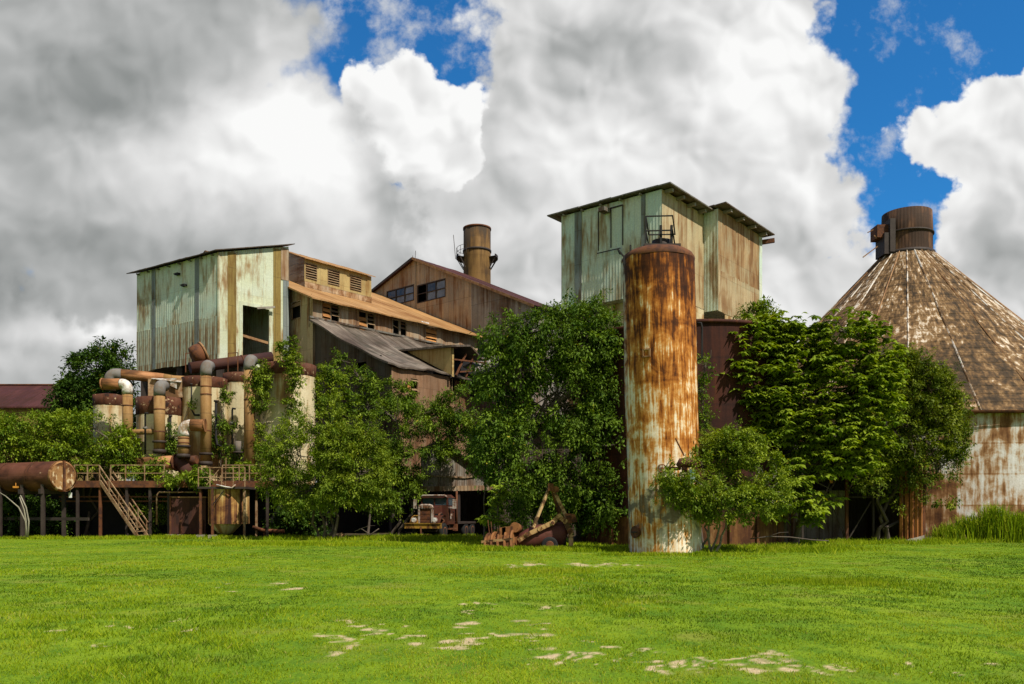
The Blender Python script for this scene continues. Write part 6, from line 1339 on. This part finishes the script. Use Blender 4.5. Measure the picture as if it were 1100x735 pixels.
tree('dark_tree','very dark round tree standing behind the process deck at left','tree',84.,(112,.5),
  [(118,386,22,16),(100,398,24,20),(130,402,18,20),(85,420,24,20),(112,425,28,22),(72,436,18,14)],
  'leaf_dark',(.34,.16),.85,56,.52,.28,G,.4,stems=1,twig=.25,gaps=.32,fill=.4)
tree('roadside_tree','leafy green tree above the rusty boiler at the left edge','tree',60.,(28,.5),
  [(14,468,26,18),(44,464,28,16),(20,478,34,22),(56,470,26,24),(-15,470,26,26),(40,500,30,16,1.),(5,500,28,16,1.)],
  'leaf_bright',(.23,.09),.56,48,.55,.12,G,.4,stems=2,twig=.2,gaps=.40,fill=.35)
tree('roadside_tree','bright green tree crowding the small cream tank above the stairs','tree',59.2,(95,.6),
  [(98,460,20,18),(80,482,30,22),(112,474,24,24),(118,498,22,14),(134,485,12,20),(70,455,16,12),(100,500,26,12)],
  'leaf_bright',(.23,.085),.54,48,.55,.12,G,.4,stems=2,twig=.2,gaps=.40,fill=.35)
tree('slender_tree','slender young tree top rising behind the rust red tank','tree',56.5,(812,0),
  [(812,338,16,12),(828,345,12,9),(800,346,10,7),(821,331,6,6),(815,368,12,22),(815,410,8,18)],'leaf_bright',(.22,.09),.45,34,.62,.09,G,.35,twig=.5)
tree('climbing_shrub','leafy sprig growing between the silo and the rust red tank','shrub',39.8,(756,0),
  [(757,392,9,16),(752,416,8,14),(764,378,5,8),(756,450,6,16)],'leaf_mid',(.14,.06),.34,34,.62,.05,None,.4,twig=.6)
tree('creeper_bank','dark creeper bank filling the gap behind the low cream tank','shrub',66.5,(140,0),
  [(140,450,18,22),(150,478,20,20),(122,470,18,24),(165,440,14,14)],'leaf_dark',(.24,.11),.55,44,.56,.08,None,.4,twig=.2,gaps=.3)
for lab,Yc,base,lobes,mt,lf,cl,pr in (
  ('hanging vine smothering the left part of the widest cream tank',59.6,(285,0),[(281,404,10,14),(278,424,10,18),(282,450,8,18),(288,478,12,16),(272,410,6,12)],'leaf_lime',(.17,.09),.34,40),
  ('narrow vine climbing the face of the widest cream tank',59.,(313,0),[(315,384,8,14),(309,374,11,7),(316,408,5,14),(311,430,4,14),(318,448,4,12),(299,380,8,6)],'leaf_lime',(.17,.09),.32,36),
  ('creeper between the tallest tan duct and the narrow cream tank',61.,(237,0),[(238,445,8,20),(234,475,7,14),(243,425,5,10)],'leaf_mid',(.17,.08),.32,34),
  ('creeper tangled among the valves below the narrow cream tank',60.,(252,0),[(251,470,10,16),(256,492,14,10),(246,450,4,10)],'leaf_mid',(.17,.08),.32,30),
  ('creeper round the foot of the low cream tank',60.4,(203,0),[(206,440,4,9),(186,470,8,12),(180,484,10,8),(168,500,14,8,-2)],'leaf_mid',(.17,.08),.3,30)):
    tree('vine',lab,'vine',Yc,base,lobes,M and mt,lf,cl,pr,.62,.045,'vines on the tanks',.7,depth=.5,twig=.3,crown='foliage',base_z=0 if 'hanging' in lab or 'narrow' in lab else ZD)
tree('vine','thick creeper covering the end wall below the grey lean-to roof','vine',65.2,(395,-1.5),
  [(382,403,11,12,2.2),(398,414,11,13,1.2),(418,424,18,18),(405,455,20,16),(432,412,8,8),(432,440,14,14),(364,384,4,7,3.),(390,436,8,14,1.)],'leaf_mid',(.22,.10),.5,46,.6,.08,None,.7,depth=.5,twig=.25,crown='foliage')
tree('vine','bright round bush growing against the end wall beside the widest tank','shrub',62.8,(352,0),
  [(358,398,14,14),(352,418,16,18),(362,430,18,16),(342,432,14,18)],'leaf_bright',(.22,.10),.45,44,.62,.08,None,.4,twig=.3)
tree('low_bush','bright low bush spilling over the box tank from the deck','bush',56.4,(203,.4),
  [(200,520,20,9),(182,518,12,8),(215,512,12,9),(190,530,16,7)],'leaf_bright',(.20,.09),.36,40,.6,.04,'low bushes about the deck',.35,twig=.3,base_z=ZD-.4)
tree('low_bush','low bush under the deck railing beside the stairs','bush',58.,(162,.4),
  [(160,507,12,7),(172,500,8,6),(148,510,8,5)],'leaf_bright',(.20,.09),.34,34,.6,.04,'low bushes about the deck',.35,twig=.3,base_z=ZD)
tree('low_bush','low bush growing out from under the deck by the drain pipe','bush',58.3,(166,.4),
  [(164,546,14,10),(152,541,8,7),(178,550,10,8),(164,566,10,8)],'leaf_mid',(.20,.09),.36,36,.6,.04,'low bushes about the deck',.35,twig=.3)
tree('low_bush','low bush on the deck behind the hopper tank railing','bush',58.3,(262,.2),
  [(262,505,12,7),(252,510,8,6)],'leaf_bright',(.19,.085),.32,34,.6,.04,'low bushes about the deck',.35,twig=.3,base_z=ZD)
tree('sapling','young sapling with bright leaf tiers at the left edge of the huge dark tree','sapling',42.5,(532,.2),
  [(536,540,10,8),(530,556,9,6),(540,526,8,7),(545,562,10,6),(535,575,10,6)],'leaf_bright',(.22,.09),.36,28,.7,.045,None,.3,kind='whorl',twig=.6)
tree('sapling','young sapling between the truck shed and the huge dark tree','sapling',48.,(520,.2),
  [(515,470,14,14),(528,455,12,12),(512,495,10,10),(525,500,10,16)],'leaf_mid',(.22,.09),.42,36,.64,.06,None,.4,twig=.4)
for lab,Y,base,lobes in (('dark low bush in the shade behind the rusty boiler stand',58.6,(30,0),[(12,552,30,18),(45,556,24,16),(-20,550,24,20),(66,560,12,12)]),
  ('dark low bush added to cover the lit sheet right of the deck posts',58.8,(328,0),[(318,548,18,22),(338,556,18,20),(304,562,12,12)])):  # dark leaves added to keep this wedge beside the deck dark
    tree('low_bush',lab,'bush',Y,base,lobes,'leaf_dark',(.22,.10),.42,44,.56,.05,'low bushes about the deck',.4,twig=.3,gaps=.33)
# tall grass clumps by the store wall
def tall_grass(px,w,h,n,Y,lab):
    x0=PX(px,Y); x=x0+RNG.normal(0,w*.42,n); y=Y+RNG.normal(0,.5,n); d=np.abs(x-x0)/w
    hh=h*RNG.uniform(.45,1.1,n)*np.clip(1.15-d*.5,.3,1.2)
    k=len(x); a=RNG.uniform(0,6.28,k); ln=np.c_[np.cos(a),np.sin(a)]*(RNG.uniform(.05,.42,k)*hh)[:,None]; s=np.c_[-np.sin(a),np.cos(a),0*a]*.016
    b=np.c_[x,y,0*x-.02]; m1=b+np.c_[ln*.25,hh*.55]; m2=b+np.c_[ln*.65,hh*.88]; tp=b+np.c_[ln*1.25,hh*RNG.uniform(.75,1.02,k)]
    v=np.empty((k,3,4,3)); v[:,0,0]=b-s;v[:,0,1]=b+s;v[:,0,2]=m1+s;v[:,0,3]=m1-s; v[:,1,0]=m1-s;v[:,1,1]=m1+s;v[:,1,2]=m2+s*.8;v[:,1,3]=m2-s*.8; v[:,2,0]=m2-s*.8;v[:,2,1]=m2+s*.8;v[:,2,2]=tp+s*.1;v[:,2,3]=tp-s*.1
    tint=np.repeat(np.clip(RNG.normal(.40,.22,k),0,.95),3)
    tag(raw_mesh('tall_grass',v.reshape(-1,3),4,3*k,tint,M['weed'],None,loc=(x0,Y,0)),lab,'grass clump','tall grass clumps by the store wall')
for i,(px,w,h,n,Y,lab) in enumerate(((1068,1.5,2.1,1500,49.5,'tallest bright clump of tall grass against the store wall'),(1092,1.4,1.7,1100,49.,'tall grass clump at the right edge by the store wall'),(1040,1.3,1.5,900,50.,'feathery pale grass clump left of the tallest clump'),
        (1018,1.0,1.1,500,49.6,'short grass clump beside the concrete kerb'))):
    tall_grass(px,w,h,n,Y,lab)
build_ground(); build_grass(); build_weeds()
